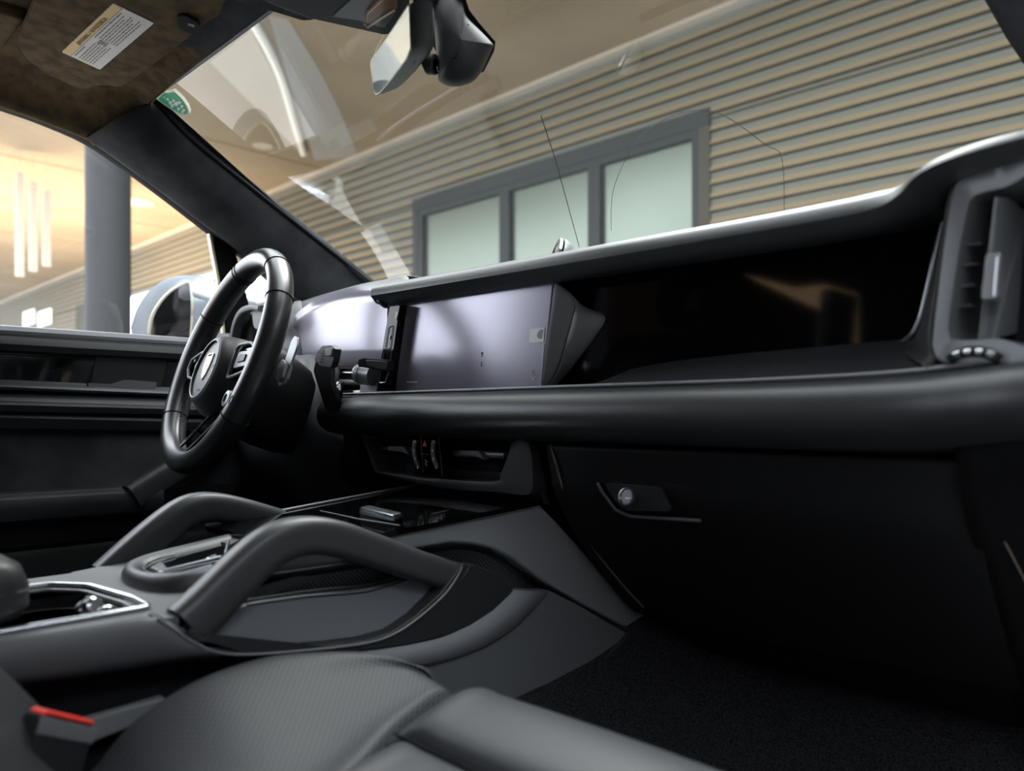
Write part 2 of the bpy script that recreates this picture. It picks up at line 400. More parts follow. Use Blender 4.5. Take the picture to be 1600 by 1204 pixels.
downlight_at(Vector((-11.7, 3.95, zt+.095)), 'downlight in the soffit ahead, mirrored in the left window pane', .17)
downlight(411, 227, 'lit round downlight in the soffit seen through the windscreen above the left pillar')
downlight(212, 315, 'bright downlight in the soffit seen through the driver side window right of the column', 0.3)
# ------------------------------------------------------------------ car body around the cabin
HZ, HY = 0.551, 0.515                          # windscreen header
def wsz(y): return HZ - 0.484*(y-HY)           # the glass plane
def ws(px, py, lift=0.0):                      # point where a line of sight meets the windscreen
    n = Vector((0, 0.484, 1)); return onplane(px, py, Vector((0, HY, HZ-lift)), n)
wl = [(-0.595, .515), (-0.66, .80), (-0.70, 1.03), (-0.73, 1.25)]
wr = [(0.575, .515), (0.592, .80), (0.64, 1.03), (0.68, 1.25)]
rows = []
for (xa, ya), (xb, yb) in zip(wl, wr):
    rows.append([Vector((xa+(xb-xa)*k/8, ya, wsz(ya))) for k in range(9)])
t = thing('windshield', 'raked tinted windscreen glass between the two suede pillars', 'windshield', (0, 1.25, wsz(1.25)))
bm = bmesh.new(); fill_grid(bm, rows); emit('glass', bm, WINDSHIELD, t)
fr = mat('ceramic frit', (0.01, 0.01, 0.01), 0.5)
for a, b in ((wl, 1), (wr, -1)):
    rr = [[Vector((x-0.03*b, y, wsz(y)-0.002)), Vector((x+0.012*b, y, wsz(y)-0.002))] for x, y in a]
    patch('frit_band', rr, fr, t, 3, 1, solid=0.0008)
wire = mat('faint wire', (0.05, 0.05, 0.045), 0.5)
tube('antenna_wire', [ws(845, 180, .003), ws(868, 250, .003), ws(905, 385, .003)], 0.0006, wire, t, 5)
tube('heater_outline', catmull([ws(1225, 345, .003), ws(1222, 250, .003), ws(1195, 225, .003), ws(1105, 172, .003), ws(1010, 205, .003), ws(960, 290, .003), ws(955, 360, .003)], 5), 0.0004, wire, t, 5)
# green shield sticker in the upper left corner
st = thing('windshield_sticker', 'small green shield sticker with a white picture in the upper left windscreen corner', 'sticker', tuple(ws(270, 160)))
sh = [(243, 153), (254, 144.5), (262, 145), (272, 142), (285, 154), (293, 166), (296.5, 175), (295, 181), (286, 180), (270, 172), (256, 163)]
prism('backing', [ws(x, y, .003) for x, y in sh], (0, 0, -0.0006), mat('sticker white edge', (0.85, 0.88, 0.75), 0.5), st)
cx_, cy_ = 270, 160
prism('print', [ws(cx_+(x-cx_)*.86, cy_+(y-cy_)*.86, .0042) for x, y in sh], (0, 0, -0.0006), GREEN, st)
bm = bmesh.new()
for (x, y, r) in ((262, 155, 2), (266, 160, 3), (271, 157, 3), (275, 162, 4), (269, 165, 3), (280, 160, 3), (284, 166, 3), (279, 170, 3), (287, 172, 3), (285, 175, 2.5), (257, 152, 1.3)):
    add_prism(bm, [ws(x+r*math.cos(a*1.05+r)*(.7+.4*(a % 2)), y+r*math.sin(a*1.05+r)*(.7+.4*(a % 2)), .0054) for a in range(6)], (0, 0, -0.0004))
emit('picture', bm, WHITE, st, smooth=False)
# left A-pillar: suede cover between windscreen and driver window
pil_in = [(237, 152, -.600), (236, 160, -.600), (300, 225, -.612), (400, 306, -.635), (500, 385, -.665), (572, 442, -.70), (640, 497, -.73)]
pil_out = [(137, 214, -.700), (190, 251, -.700), (262, 304, -.705), (330, 356, -.710), (400, 409, -.715), (470, 470, -.72), (540, 530, -.73)]
rows = []
for (a, b, x1), (c_, d_, x2) in zip(pil_in[1:], pil_out[:6]):
    P, Q = at(a, b, x=x1), at(c_, d_, x=x2)
    mid = (P+Q)/2 + Vector((0.022, -0.012, -0.006))
    rows.append([P + Vector((-.01, .03, .01)), P, P*.75+Q*.25+Vector((0.014, -.008, -.003)), mid, P*.25+Q*.75+Vector((0.018, -.008, -.006)), Q, Q + Vector((-.018, .004, .004))])
t = thing('left_pillar_trim', 'black suede windscreen pillar cover on the driver side', 'pillar trim', tuple(at(470, 470, x=-.72)))
patch('cover', rows, SUEDE, t, 4, 3, solid=0.004)
tube('windshield_seal', catmull([at(a, b, x=x1)+Vector((.002, .004, .004)) for a, b, x1 in pil_in[1:]], 5), 0.0045, MATT, t, 8)
tube('seam', [at(233, 162, x=-.598), at(185, 190, x=-.648)+Vector((.018, -.01, -.004)), at(137, 213, x=-.698)], 0.0012, MATT, t, 6)
# driver side roof rail, headliner and header
t = thing('headliner', 'dark suede roof lining, toned brown for warm bounced light, above the driver, around the visor', 'headliner', (-.4, .3, .57))
rail = []
for (px, py, yy) in ((-260, 95, None), (-120, 120, None), (0, 163, None), (60, 184, None), (137, 214, None)):
    Q = at(px, py, x=-.700)
    rail.append([Q + Vector((-.015, 0, .004)), Q, Vector((-.675, Q.y, Q.z+.030)), Vector((-.62, Q.y+.003, max(Q.z+.055, .545))), Vector((-.54, Q.y, .572)), Vector((-.30, Q.y, .582)), Vector((-.10, Q.y, .584))])
P = at(235, 163, x=-.600)
last = rail[-1]; 
rail.append([last[0]+Vector((0, .012, -.006)), last[1]+Vector((0, .010, -.006)), Vector((-.665, .495, .487)), Vector((-.635, .505, .525)), P+Vector((0.01, -.01, .004)), Vector((-.30, HY-.004, HZ+.004)), Vector((-.10, HY-.004, HZ+.004))])
rail.append([p+Vector((-.008, .035, -.022))*k for p, k in zip(rail[-1], (.15, .15, .5, .8, .2, 0, 0))])
patch('roof_lining', rail, SUEDE_B, t, 3, 3, solid=0.004)
# header lining sloping from the roof to the glass edge
hd = [[Vector((x, .30, .585)), Vector((x, .42, .578)), Vector((x, .475, .566)), Vector((x, HY, HZ-.001)), Vector((x, HY+.01, HZ+.004))] for x in (-.585, -.4, -.2, 0, .2, .4, .575)]
patch('header_lining', hd, SUEDE, t, 3, 3, solid=0.003)
tube('glass_edge_seal', [Vector((-.575, HY+.002, HZ-.003)), Vector((.58, HY+.002, HZ-.003))], 0.003, mat('grey seal', (0.12, 0.11, 0.13), 0.5), t, 8)
# right A-pillar
t = thing('right_pillar_trim', 'black suede windscreen pillar cover on the passenger side, top right corner', 'pillar trim', (.72, .9, .3))
rr = []
for x, y in ((.575, .55), (.583, .70), (.592, .84), (.612, .90), (.64, 1.03), (.68, 1.25)):
    P = Vector((x, y, wsz(y)-.003)); rr.append([P+Vector((0, .02, .01)), P, P+Vector((.04, -.05, -.004)), P+Vector((.10, -.06, -.02))])
patch('cover', rr, SUEDE, t, 3, 3, solid=0.004)
# left side of the body behind the driver: pillar, rear door and tail, all near black inside
def body(nm, pts, off, m=SUEDE):
    o = prism(nm, [Vector(q) for q in pts], off, m); tag(o, kind='structure'); return o
body('wall_left_centre_pillar', [(-.72, -.10, .10), (-.72, -.34, .10), (-.66, -.40, .58), (-.66, -.14, .58)], (-.05, 0, 0))
body('wall_left_rear_door', [(-.72, -.10, .13), (-.72, -2.5, .13), (-.72, -2.5, -.50), (-.72, -.10, -.50)], (-.05, 0, 0), PLASTIC_D)
body('wall_left_rear_quarter', [(-.72, -1.02, .12), (-.72, -2.04, .12), (-.69, -2.04, .485), (-.68, -1.10, .575)], (-.05, 0, 0))
body('wall_left_tail_pillar', [(-.72, -2.16, .12), (-.72, -2.5, .12), (-.68, -2.5, .60), (-.68, -2.16, .60)], (-.05, 0, 0))
body('wall_right_rear_quarter', [(.74, -1.02, -.50), (.74, -2.5, -.50), (.70, -2.5, .60), (.70, -1.02, .60)], (.05, 0, 0))
body('wall_right_rear_door', [(.74, -.36, -.50), (.74, -1.02, -.50), (.74, -1.02, .13), (.74, -.36, .13)], (.05, 0, 0))
body('wall_right_centre_pillar', [(.74, -.36, .13), (.74, -.56, .13), (.70, -.60, .58), (.70, -.38, .58)], (.05, 0, 0))
W_ = box('window_rear_right', (.735, -1.04, .12), (.74, -.54, .58), glass('privacy glass right', (.16, .16, .17))); tag(W_, kind='structure')
body('wall_rear_seat_back', [(-.66, -1.25, -.40), (.66, -1.25, -.40), (.60, -1.45, .22), (-.60, -1.45, .22)], (0, -.10, 0), LEATHER)
body('wall_tailgate', [(-.70, -2.5, -.5), (.70, -2.5, -.5), (.66, -2.45, .60), (-.66, -2.45, .60)], (0, -.04, 0))
body('roof_rear', [(-.66, -2.5, .60), (.70, -2.5, .60), (.70, -.95, .60), (-.66, -.95, .60)], (0, 0, .03))
W_ = box('window_rear_left', (-.705, -1.06, .12), (-.70, -.34, .58), glass('privacy glass', (.16, .16, .17))); tag(W_, kind='structure')
# unseen dark wall added to block side light; warm wall behind for display reflections
o = box('light_block_wall', (3.0, -9, -ZC), (3.2, 7.9, 2.5), mat('dark light block', (.03, .03, .032), .8)); tag(o, kind='structure')
o = box('wall_rear', (-11, -14.2, -ZC), (2, -14, 4.4), mat('amber boards', (.8, .5, .25), .7)); tag(o, kind='structure')
# roof structure: the rear of the cabin, glass roof left open between its rails
for nm, lo, hi in (('roof_rail_left', (-.70, -1.8, .56), (-.48, .30, .62)), ('roof_rail_right', (.52, -1.8, .56), (.74, .62, .62)), ('roof_panel', (-.48, -.96, .595), (.52, .50, .62))):
    o = box(nm, lo, hi, SUEDE_B, bev=.01); tag(o, kind='structure')
# sun visor
vz = 0.530
vis = [(70, -40), (28, 62), (31, 80), (44, 96), (76, 119), (118, 137), (133, 141.5), (139, 140), (146, 135), (160, 134), (188, 137), (200, 133), (280, 72), (327, 34), (343, 27), (356, -5), (380, -60)]
def vp(x, y, d=0.0): 
    q = at(x, y, z=vz); return at(x, y, z=vz-.10*(q.y-.42)-d)
t = thing('sun_visor', 'dark suede sun visor, toned brown for warm bounced light, folded up above the driver with a warning label', 'sun visor', tuple(vp(150, 70)))
vpts = [vp(x, y) for x, y in vis]
# cut the notch of the clip
prism('visor_body', rounded(vpts, .35, 3), (0, 0.002, .016), SUEDE_B, t, bev=.004)
lab = [(177, 5.5), (240.5, 36.5), (156, 109), (96.5, 81.5)]
L0 = [vp(x, y, .0012) for x, y in lab]
lb = prism('warning_label', rounded(L0, .05, 3), (0, 0, .0008), PAPER, t)
def lp(u, v, d=0.0): # u along the long side from lower-left to upper-right, v from the amber edge
    return (L0[3]*(1-u)+L0[0]*u)*(1-v) + (L0[2]*(1-u)+L0[1]*u)*v + Vector((0, 0, -.0003-d))
prism('amber_band', [lp(.01, .01), lp(.99, .01), lp(.99, .215), lp(.01, .215)], (0, 0, .0003), AMBER, lb)
bm = bmesh.new()
random.seed(3)
add_prism(bm, [lp(.005, .215, .0002), lp(.995, .215, .0002), lp(.995, .225, .0002), lp(.005, .225, .0002)], (0, 0, .0002))
def words(v, u0, u1, h=.022):
    u = u0
    while u < u1:
        l = random.uniform(.015, .05); l = min(l, u1-u)
        add_prism(bm, [lp(u, v, .0002), lp(u+l, v, .0002), lp(u+l, v+h, .0002), lp(u, v+h, .0002)], (0, 0, .0002)); u += l+.012
for i, v in enumerate((.27, .37, .44, .51, .58, .65, .72, .79, .86)):
    if i == 0: words(v, .45, .93, .03); words(v, .05, .25, .03)
    elif i < 8: words(v, .47, .95 - .04*(i % 3)); 
    if 0 < i < 7: words(v+.02, .04, .40-.03*(i % 2))
for k in range(5): words(.42+.045*k, .385+.004*k, .455, .03)
emit('small_print', bm, INK, lb, smooth=False)
ux = (L0[0]-L0[3]).normalized(); uy = (L0[3]-L0[2]).normalized()
text('warning_words', 'WARNING / ADVERTENCIA', lp(.52, .125, .0003), ux, uy, .0085, mat('amber ink', (.25, .17, .05), .6), lb)
tc_ = lp(.25, .125, .0003)
prism('warning_triangle', [lp(.23, .18, .0003), lp(.27, .18, .0003), lp(.25, .06, .0003)], (0, 0, .0002), INK, lb)
c0 = vp(300, 36, .006)
cl = prism('visor_clip', rounded([vp(276, 26, .004), vp(290, 24, .004), vp(315, 38, .004), vp(303, 56, .004), vp(276, 44, .004)], .4, 3), (0, 0, .012), MATT, t, bev=.002)
tube('pivot_pin', [vp(294, 37, .008), vp(304, 40, .008)], .0022, CHROME_D, cl, 8)
# overhead console
t = thing('overhead_console', 'black overhead console with a lit brown lens at the top edge of the windscreen', 'overhead console', (0, .42, .55))
oc = lambda x, y, z: at(x, y, z=z)
prism('surround', rounded([oc(355, -2, .50), oc(390, 8, .50), oc(440, 23, .50), oc(473, 33, .50), oc(490, 32, .50), oc(505, 20, .50), oc(500, -60, .50), oc(380, -90, .50)], .3, 3), (0, 0, .05), SUEDE, t, bev=.004)
prism('glossy_frame', rounded([oc(385, -8, .492), oc(440, 14, .492), oc(487, 31, .492), oc(600, 56, .492), oc(625, 52, .492), oc(640, 10, .492), oc(640, -80, .492), oc(420, -90, .492)], .15, 3), (0, 0, .05), PLASTIC_D, t, bev=.004)
prism('lamp_recess', [oc(520, 26, .490), oc(560, 32, .490), oc(600, 44, .490), oc(618, 20, .490), oc(610, -15, .490), oc(560, -10, .490)], (0, 0, .01), mat('smoked panel', (.10, .12, .11), .3), t)
tan = mat('amber map lens', (.34, .19, .10), .3)
ln = prism('map_light_lens', [oc(572, 39, .484), oc(612, 12, .484), oc(620, 15, .484), oc(621, 3, .484), oc(605, -6, .484), oc(573, 24, .484)], (0, 0, .006), tan, t, bev=.0012)
tube('lens_edge', [oc(569, 37, .483), oc(574, 43, .483), oc(617, 16, .483)], .0012, mat('pale amber edge', (.7, .45, .26), .3), ln, 6)
# ------------------------------------------------------------------ rear-view mirror and camera housing
t = thing('camera_housing', 'black windscreen camera housing behind the interior mirror', 'camera housing', (.0, .63, .47))
M0 = at(720, 70, t=.98)
hpx = [(676, 5), (680, 60), (684, 118), (688, 128), (700, 134), (716, 135), (738, 128), (752, 112), (769, 76), (770, 68), (745, 40), (728, 18), (722, -10), (700, -30)]
def housing_ring(k, s, tt): return [at(720+(x-720)*s, 62+(y-62)*s, t=tt) for x, y in hpx]
bm = bmesh.new()
fill_grid(bm, [catmull(housing_ring(0, s, tt), 3, True) for s, tt in ((.02, .905), (.55, .91), (.86, .925), (.97, .95), (1.0, .98), (1.0, 1.05))], False, True)
emit('cover', bm, mat('soft black housing', (.03, .03, .032), .6, spec=.25), t, ang=80)
tube('cover_seam', [at(732, 38, t=.918), at(716, 82, t=.908), at(711, 91, t=.908), at(700, 93, t=.912)], .0008, MATT, t, 5)
fz = [at(x, y, t=1.052) for x, y in ((716, -12), (726, -12), (735, 16), (750, 36), (776, 66), (775, 78), (756, 114), (742, 126))]
prism('frit_patch', [ws(x, y, .002) for x, y in ((640, -10), (724, -12), (733, 16), (748, 36), (774, 66), (772, 80), (756, 112), (735, 120), (690, 100))], (0, 0, .001), fr, t)
t = thing('rear_view_mirror', 'hexagonal frameless rear view mirror with button row under its rim', 'mirror', (.03, .60, .46))
mp0 = at(612, 85, t=.93); mn = Vector((-.50, -.78, -.30)).normalized()
gp = [(641, 6), (643, 74), (636, 92), (612, 124), (594, 145), (588, 147.5), (585, 144), (579.5, 100), (581, 93), (610, 52)]
G = [onplane(x, y, mp0, mn) for x, y in gp]
hp = [(643, 3), (666, 9), (668, 62), (667, 92), (662, 110), (645, 128), (622, 141), (600, 148), (588, 150)]
back = -mn
bm = bmesh.new()
c = sum(G, Vector())/len(G)
def ringm(s, h): return [c + (p-c)*s + back*h for p in G]
fill_grid(bm, [ringm(.3, .0005), ringm(1.0, .0005), ringm(1.02, .003), ringm(1.03, .012), ringm(.97, .024), ringm(.8, .033), ringm(.45, .038), ringm(.02, .039)], False, True)
hb = emit('mirror_shell', bm, PLASTIC_D, t, ang=40)
prism('mirror_glass', [c+(p-c)*.985 - back*.0012 for p in G], -mn*.001, MIRROR, t)
sil = mat('pale glass edge', (.5, .62, .45), .3)
tube('glass_edge', [c+(p-c)*.993 - back*.0006 for p in G], .0009, sil, t, 6, closed=True)
# buttons under the rim: small symbols on the lower edge
b1, b2 = onplane(612, 128, mp0+back*.008, mn), onplane(643, 90, mp0+back*.008, mn)
bm = bmesh.new()
for k in range(5):
    p = b1*(1-k/5)+b2*(k/5); q = b1*(1-(k+.7)/5)+b2*((k+.7)/5)
    outn = ((b2-b1).cross(back)).normalized()
    if outn.z > 0: outn = -outn
    add_prism(bm, [p+outn*.001, q+outn*.001, q+outn*.001+back*.007, p+outn*.001+back*.007], outn*.0018)
emit('button_row', bm, MATT, t, smooth=False)
tube('mirror_arm', [at(664, 98, t=.955), at(680, 98, t=.95), at(694, 100, t=.945)], .0085, GLOSS, t, 16)
lathe('arm_collar', [(.010, 0), (.012, .002), (.012, .012), (.010, .014)], at(667, 100, t=.955), at(694, 100, t=.945)-at(664, 98, t=.955), PLASTIC_D, t, 20)
lathe('arm_ball', [(.001, -.011), (.007, -.009), (.011, -.002), (.010, .005), (.004, .011)], at(694, 102, t=.945), (1, .3, -.2), GLOSS, t, 20)
# ------------------------------------------------------------------ driver door
DX = -.730
def dz(py, px=100, x=DX): return at(px, py, x=x).z
t = thing('driver_door', 'black driver door card with gloss decor strip and padded armrest under a warm lit window', 'car door', (DX, .4, -.52))
Y0, Y1 = -.9, 1.02
def door_strip(name, prof, m, y0=Y0, y1=Y1, drop=0.0, par=None, ang=40, nseg=10):
    """prof: (x, z) from top to bottom, run along y; drop = how much the strip falls towards the front"""
    rows = []
    for k in range(nseg+1):
        y = y0+(y1-y0)*k/nseg
        rows.append([Vector((x, y, z-drop*(y-.45))) for x, z in prof])
    bm = bmesh.new(); fill_grid(bm, rows, False, True)
    bm.faces.new([v for v in bm.verts[:len(prof)]][::-1]) if False else None
    return emit(name, bm, m, par or t, ang=ang)
door_strip('sill_cap', [(-.800, .140), (-.790, .149), (-.755, .153), (-.735, .150), (-.728, .142), (-.728, .136), (-.80, .130)], mat('pale satin sill', (.2, .205, .22), .42), drop=-.004)
door_strip('upper_band', [(-.731, .137), (-.722, .128), (-.718, .118), (-.722, .108), (-.735, .104), (-.79, .104), (-.79, .137)], PAD, drop=.0)
tube('sill_stitching', [Vector((-.7275, y, .1335)) for y in (-.3, 1.0)], .0012, LEATHER, t, 6)
door_strip('decor_panel', [(-.745, .106), (-.735, .104), (-.735, .052), (-.75, .050)], GLOSS_D, drop=.012)
door_strip('lower_ledge', [(-.738, .058), (-.722, .050), (-.718, .044), (-.722, .040), (-.74, .040)], BEZEL, drop=.022, y1=.60)
tube('decor_trim_line', [Vector((-.734, -.3, .109)), Vector((-.734, .62, .0985))], .0012, CHROME_D, t, 6)
# door opener recess and lever
P = lambda x, y, xx=-.733: at(x, y, x=xx)
prism('opener_recess', rounded([P(150, 556), P(262, 563), P(250, 612), P(140, 606)], .12, 3), (-.002, 0, 0), mat('recess grey', (.02, .02, .021), .35), t, bev=.001)
lv = prism('door_opener', rounded([P(138, 598, -.722), P(176, 600, -.722), P(196, 593, -.722), P(246, 597, -.722), P(241, 611, -.722), P(138, 604, -.722)], .25, 3), (-.012, 0, 0), PLASTIC, t, bev=.002)
door_strip('leather_roll', [(-.745, .036), (-.728, .034), (-.716, .026), (-.712, .014), (-.716, .004), (-.73, -.002), (-.745, -.002)], LEATHER, drop=.020)
tube('roll_seam', [Vector((-.714, -.3, .036-.0)), Vector((-.714, .95, .008))], .0008, MATT, t, 5)
door_strip('middle_band', [(-.745, .000), (-.724, -.002), (-.720, -.008), (-.728, -.026), (-.745, -.034)], PAD, drop=.030)
door_strip('card_insert', [(-.741, -.02), (-.739, -.14), (-.76, -.14), (-.76, -.02)], SUEDE)
door_strip('armrest', [(-.74, -.1285), (-.70, -.1285), (-.672, -.131), (-.662, -.137), (-.658, -.150), (-.664, -.172), (-.68, -.182), (-.74, -.186)], LEATHER, y1=.56, drop=.008)
tube('armrest_stitching', [Vector((-.676, -.3, -.1245)), Vector((-.676, .55, -.131))], .0012, PAD, t, 6)
pp = catmull([at(205, 778, x=-.672), at(245, 752, x=-.680), at(292, 722, x=-.690), at(330, 690, x=-.705), at(352, 668, x=-.73)], 5)
sweep('pull_handle', pp, rrect(.034, .050, .014, 4), PAD, t, up=(0, -.4, 1))
door_strip('lower_card', [(-.735, -.14), (-.728, -.19), (-.722, -.222), (-.75, -.228), (-.77, -.50), (-.80, -.50), (-.80, -.14)], PLASTIC_D)
door_strip('door_pocket', [(-.73, -.222), (-.695, -.226), (-.690, -.236), (-.700, -.50), (-.75, -.50)], PLASTIC_D)
box('door_core', (-.80, Y0, -.50), (-.755, Y1, .13), PLASTIC_D, t)
# window frame round the driver glass
wf = [(-260, 92), (-120, 118), (0, 160), (60, 181), (135, 214), (200, 258), (262, 304), (330, 357), (388, 400), (440, 446), (500, 500)]
fp = catmull([at(x, y+4, x=-.742) for x, y in wf], 4)
sweep('window_frame', fp, rrect(.03, .011, .003, 2), MATT, t, up=(0, .5, 1), ang=40)
gl = [at(333, 366, x=-.745), at(352, 366, x=-.745), at(366, 420, x=-.745), at(372, 520, x=-.745), at(353, 520, x=-.745), at(340, 430, x=-.745)]
prism('quarter_divider', gl, (-.02, 0, 0), MATT, t, bev=.002)
prism('divider_edge_light', [at(326.5, 362, x=-.744), at(330, 362, x=-.744), at(344, 440, x=-.744), at(352, 520, x=-.744), at(349, 520, x=-.744), at(340.5, 440, x=-.744)], (-.012, 0, 0), mat('pale edge', (.7, .6, .4), .4), t)  # gold light along the divider put into this edge's colour
prism('mirror_triangle', [at(350, 366, x=-.75), at(366, 384, x=-.75), at(388, 470, x=-.75), at(398, 520, x=-.75), at(350, 520, x=-.75)], (-.02, 0, 0), MATT, t, bev=.002)
W_ = [[Vector((-.752, q.y, q.z)), Vector((-.752, q.y, .13))] for q in fp]
bm = bmesh.new(); fill_grid(bm, W_); emit('window_glass', bm, SIDEGLASS, t)
# ------------------------------------------------------------------ exterior mirror
t = thing('side_mirror', 'silver exterior door mirror seen through the driver window', 'exterior mirror', tuple(at(280, 480, x=-.95)))
def mo(px, py, dx=0.0): 
    q = at(px, py, x=-.93); return q + Vector((dx, 0, 0))
mc = at(270, 485, x=-.93)
out = [(206, 520), (210, 492), (222, 468), (240, 448), (262, 435), (288, 430), (318, 432), (334, 440), (338, 470), (332, 520), (300, 545), (225, 545)]
inn = [(229, 520), (233, 495), (246, 472), (262, 455), (280, 444), (291, 440), (296, 450), (298, 480), (296, 520), (290, 535), (250, 537), (232, 530)]
O = catmull([mo(x, y) for x, y in out], 3, True); I = catmull([mo(x, y) for x, y in inn], 3, True)
fwd = Vector((-.15, 1, 0)).normalized()
bm = bmesh.new()
cO = sum(O, Vector())/len(O)
fill_grid(bm, [[p+fwd*.015 for p in I], I, [p*.5+q*.5-fwd*.006 for p, q in zip(O, I)], O, [cO+(p-cO)*1.0+fwd*.03 for p in O], [cO+(p-cO)*.93+fwd*.07 for p in O], [cO+(p-cO)*.7+fwd*.105 for p in O], [cO+(p-cO)*.3+fwd*.125 for p in O], [cO+fwd*.128+(p-cO)*.01 for p in O]], False, True)
emit('mirror_shell', bm, SILVERP, t, ang=60)
prism('mirror_glass', [p+fwd*.010 for p in I], fwd*.003, MIRROR_D, t)
tube('inner_rim', [p+fwd*.004 for p in I], .003, mat('pale rim', (.75, .68, .5), .3), t, 8, closed=True)
arm = catmull([at(318, 452, x=-.91), at(352, 462, x=-.86), at(392, 480, x=-.80), at(430, 496, x=-.765)], 4)
sweep('mirror_arm', arm, rrect(.07, .045, .02, 4), SILVERP, t)
# ------------------------------------------------------------------ dashboard
dash = thing('dashboard', 'black leather dashboard spanning the car with a padded hood over the screens', 'dashboard', (0, .9, -.30))
# padded hood (brow) and the lower padded rail: one section swept along x
bro = catmull([(-.186, .700, .183), (-.10, .704, .183), (.05, .706, .182), (.20, .705, .180), (.35, .703, .178), (.48, .700, .1765), (.545, .697, .1775), (.578, .682, .182), (.602, .655, .187), (.630, .638, .188), (.68, .628, .188), (.75, .62, .188)], 5)
secb = [(-.022, -.004), (-.020, .006), (-.012, .013), (.0, .0165), (.03, .018), (.10, .016), (.10, -.004), (.02, -.014), (.004, -.0175), (-.012, -.014)]
# the frame's side axis points forward: T(+x) x up = -y, so flip a
sweep('upper_hood', bro, [(-a, b) for a, b in secb], LEATHER_H2, dash, ang=50, scl=[(1, 1.0 if p.x < .54 else max(.5, 1-.5*(p.x-.54)/.06)) for p in bro])
prism('hood_end_cap', [at(580, 462, y=.684), at(583, 452, y=.69), at(600, 446, y=.73), at(620, 445, y=.80), at(618, 478, y=.80), at(600, 482, y=.70), at(590, 474, y=.685)], (.01, 0, 0), LEATHER, dash, bev=.003)
# top pad running forward to the glass
tp = []
for x, z0 in ((-.73, .150), (-.60, .165), (-.45, .182), (-.33, .194), (-.20, .199), (0, .197), (.3, .193), (.55, .192), (.66, .196), (.72, .196)):
    yf = .80 if x > -.19 else .775
    tp.append([Vector((x, yf-.012, z0-.03)), Vector((x, yf, z0-.004)), Vector((x, yf+.02, z0)), Vector((x, 1.0, z0+.006)), Vector((x, 1.25, z0-.005))])
patch('top_pad', tp, PAD, dash, 3, 3, solid=0.006, offs=-1)
# cluster rim: thin pale band above the instrument display
cr = []
for a, b, c_, d_, yy in ((452, 476, 452, 512, .80), (480, 468, 480, 487, .79), (510, 460, 510, 467, .778), (540, 452, 540, 457, .765), (570, 444, 570, 449, .755), (600, 438, 600, 446, .75), (640, 430, 640, 440, .745)):
    P, Q = at(a, b, y=yy+.03), at(c_, d_, y=yy)
    cr.append([P+Vector((0, .10, .001)), P, (P+Q)/2+Vector((0, -.002, .001)), Q, Q+Vector((0, .02, -.004))])
patch('cluster_brow', cr, mat('grey brow band', (.085, .09, .095), .5), dash, 3, 3, solid=.003, offs=-1)
rail_ = catmull([(-.30, .672, -.001), (-.252, .668, .000), (-.10, .666, .000), (.10, .665, .000), (.3, .664, .000), (.45, .662, .000), (.56, .655, .002), (.62, .640, .006), (.67, .622, .010), (.76, .60, .012)], 5)
secr = [(.030, .029), (.012, .030), (.002, .0275), (-.008, .020), (-.014, .008), (-.015, -.004), (-.010, -.016), (.004, -.026), (.03, -.032), (.10, -.036), (.10, .020)]
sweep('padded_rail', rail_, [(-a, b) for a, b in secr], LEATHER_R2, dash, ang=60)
rt = mat('satin rail trim', (.16, .165, .175), .32, .35)
for dy, dz_, r in ((.012, .0325, .0022), (.024, .0335, .0018)):
    tube('rail_trim', [Vector((x, y+dy-.0, z+dz_)) for x, y, z in rail_ if x > -.27 and x < .64], r, rt, dash, 8)
# sloping shelf between the rail and the gloss panel
sh_ = []
for x, zt_ in ((-.30, .036), (-.1, .034), (.1, .033), (.19, .036), (.24, .052), (.33, .060), (.45, .064), (.53, .066), (.60, .066), (.66, .066)):
    yr = .668 if x < .5 else .668-(x-.5)*.25
    sh_.append([Vector((x, yr, .028)), Vector((x, yr+.03, .033)), Vector((x, .742-(.02 if x > .55 else 0), zt_)), Vector((x, .75, zt_+.001))])
patch('lower_shelf', sh_, PLASTIC_D, dash, 3, 3, solid=.003, offs=-1)
# surfaces below the rail
gp_ = [(.690, -.020), (.700, -.040), (.708, -.075), (.725, -.115), (.777, -.173), (.884, -.270), (.95, -.33)]
gb = [[Vector((x, y+(.012 if y > .72 else 0.006), z)) for y, z in gp_] for x in (.12, .17, .30, .60, .74)]
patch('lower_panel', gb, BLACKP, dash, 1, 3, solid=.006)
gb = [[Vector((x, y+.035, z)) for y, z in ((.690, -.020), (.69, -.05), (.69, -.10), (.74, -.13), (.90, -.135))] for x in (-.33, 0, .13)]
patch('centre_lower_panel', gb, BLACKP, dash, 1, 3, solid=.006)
# knee panel on the driver side, bulging around the steering column
kn = [
 [at(540, 560, y=.76), at(527, 600, y=.735), at(524, 640, y=.73), at(545, 680, y=.74), at(592, 740, y=.80), at(640, 780, y=.9)],
 [at(510, 560, y=.74), at(503, 600, y=.70), at(503, 640, y=.69), at(520, 690, y=.70), at(556, 742, y=.78), at(600, 800, y=.9)],
 [at(485, 555, y=.72), at(478, 600, y=.675), at(476, 650, y=.66), at(480, 700, y=.685), at(496, 752, y=.78), at(520, 810, y=.92)],
 [at(462, 555, y=.72), at(452, 610, y=.67), at(440, 660, y=.655), at(430, 700, y=.69), at(430, 750, y=.80), at(440, 810, y=.94)],
 [at(420, 540, y=.74), at(410, 600, y=.70), at(400, 650, y=.69), at(385, 700, y=.72), at(370, 750, y=.80), at(360, 810, y=.94)],
 [at(370, 540, y=.76), at(360, 600, y=.74), at(350, 650, y=.74), at(340, 700, y=.77), at(330, 750, y=.83), at(320, 810, y=.94)],
]
patch('knee_panel', kn, mat('charcoal knee panel', (.09, .093, .10), .55, spec=.35), dash, 4, 4, solid=.004)
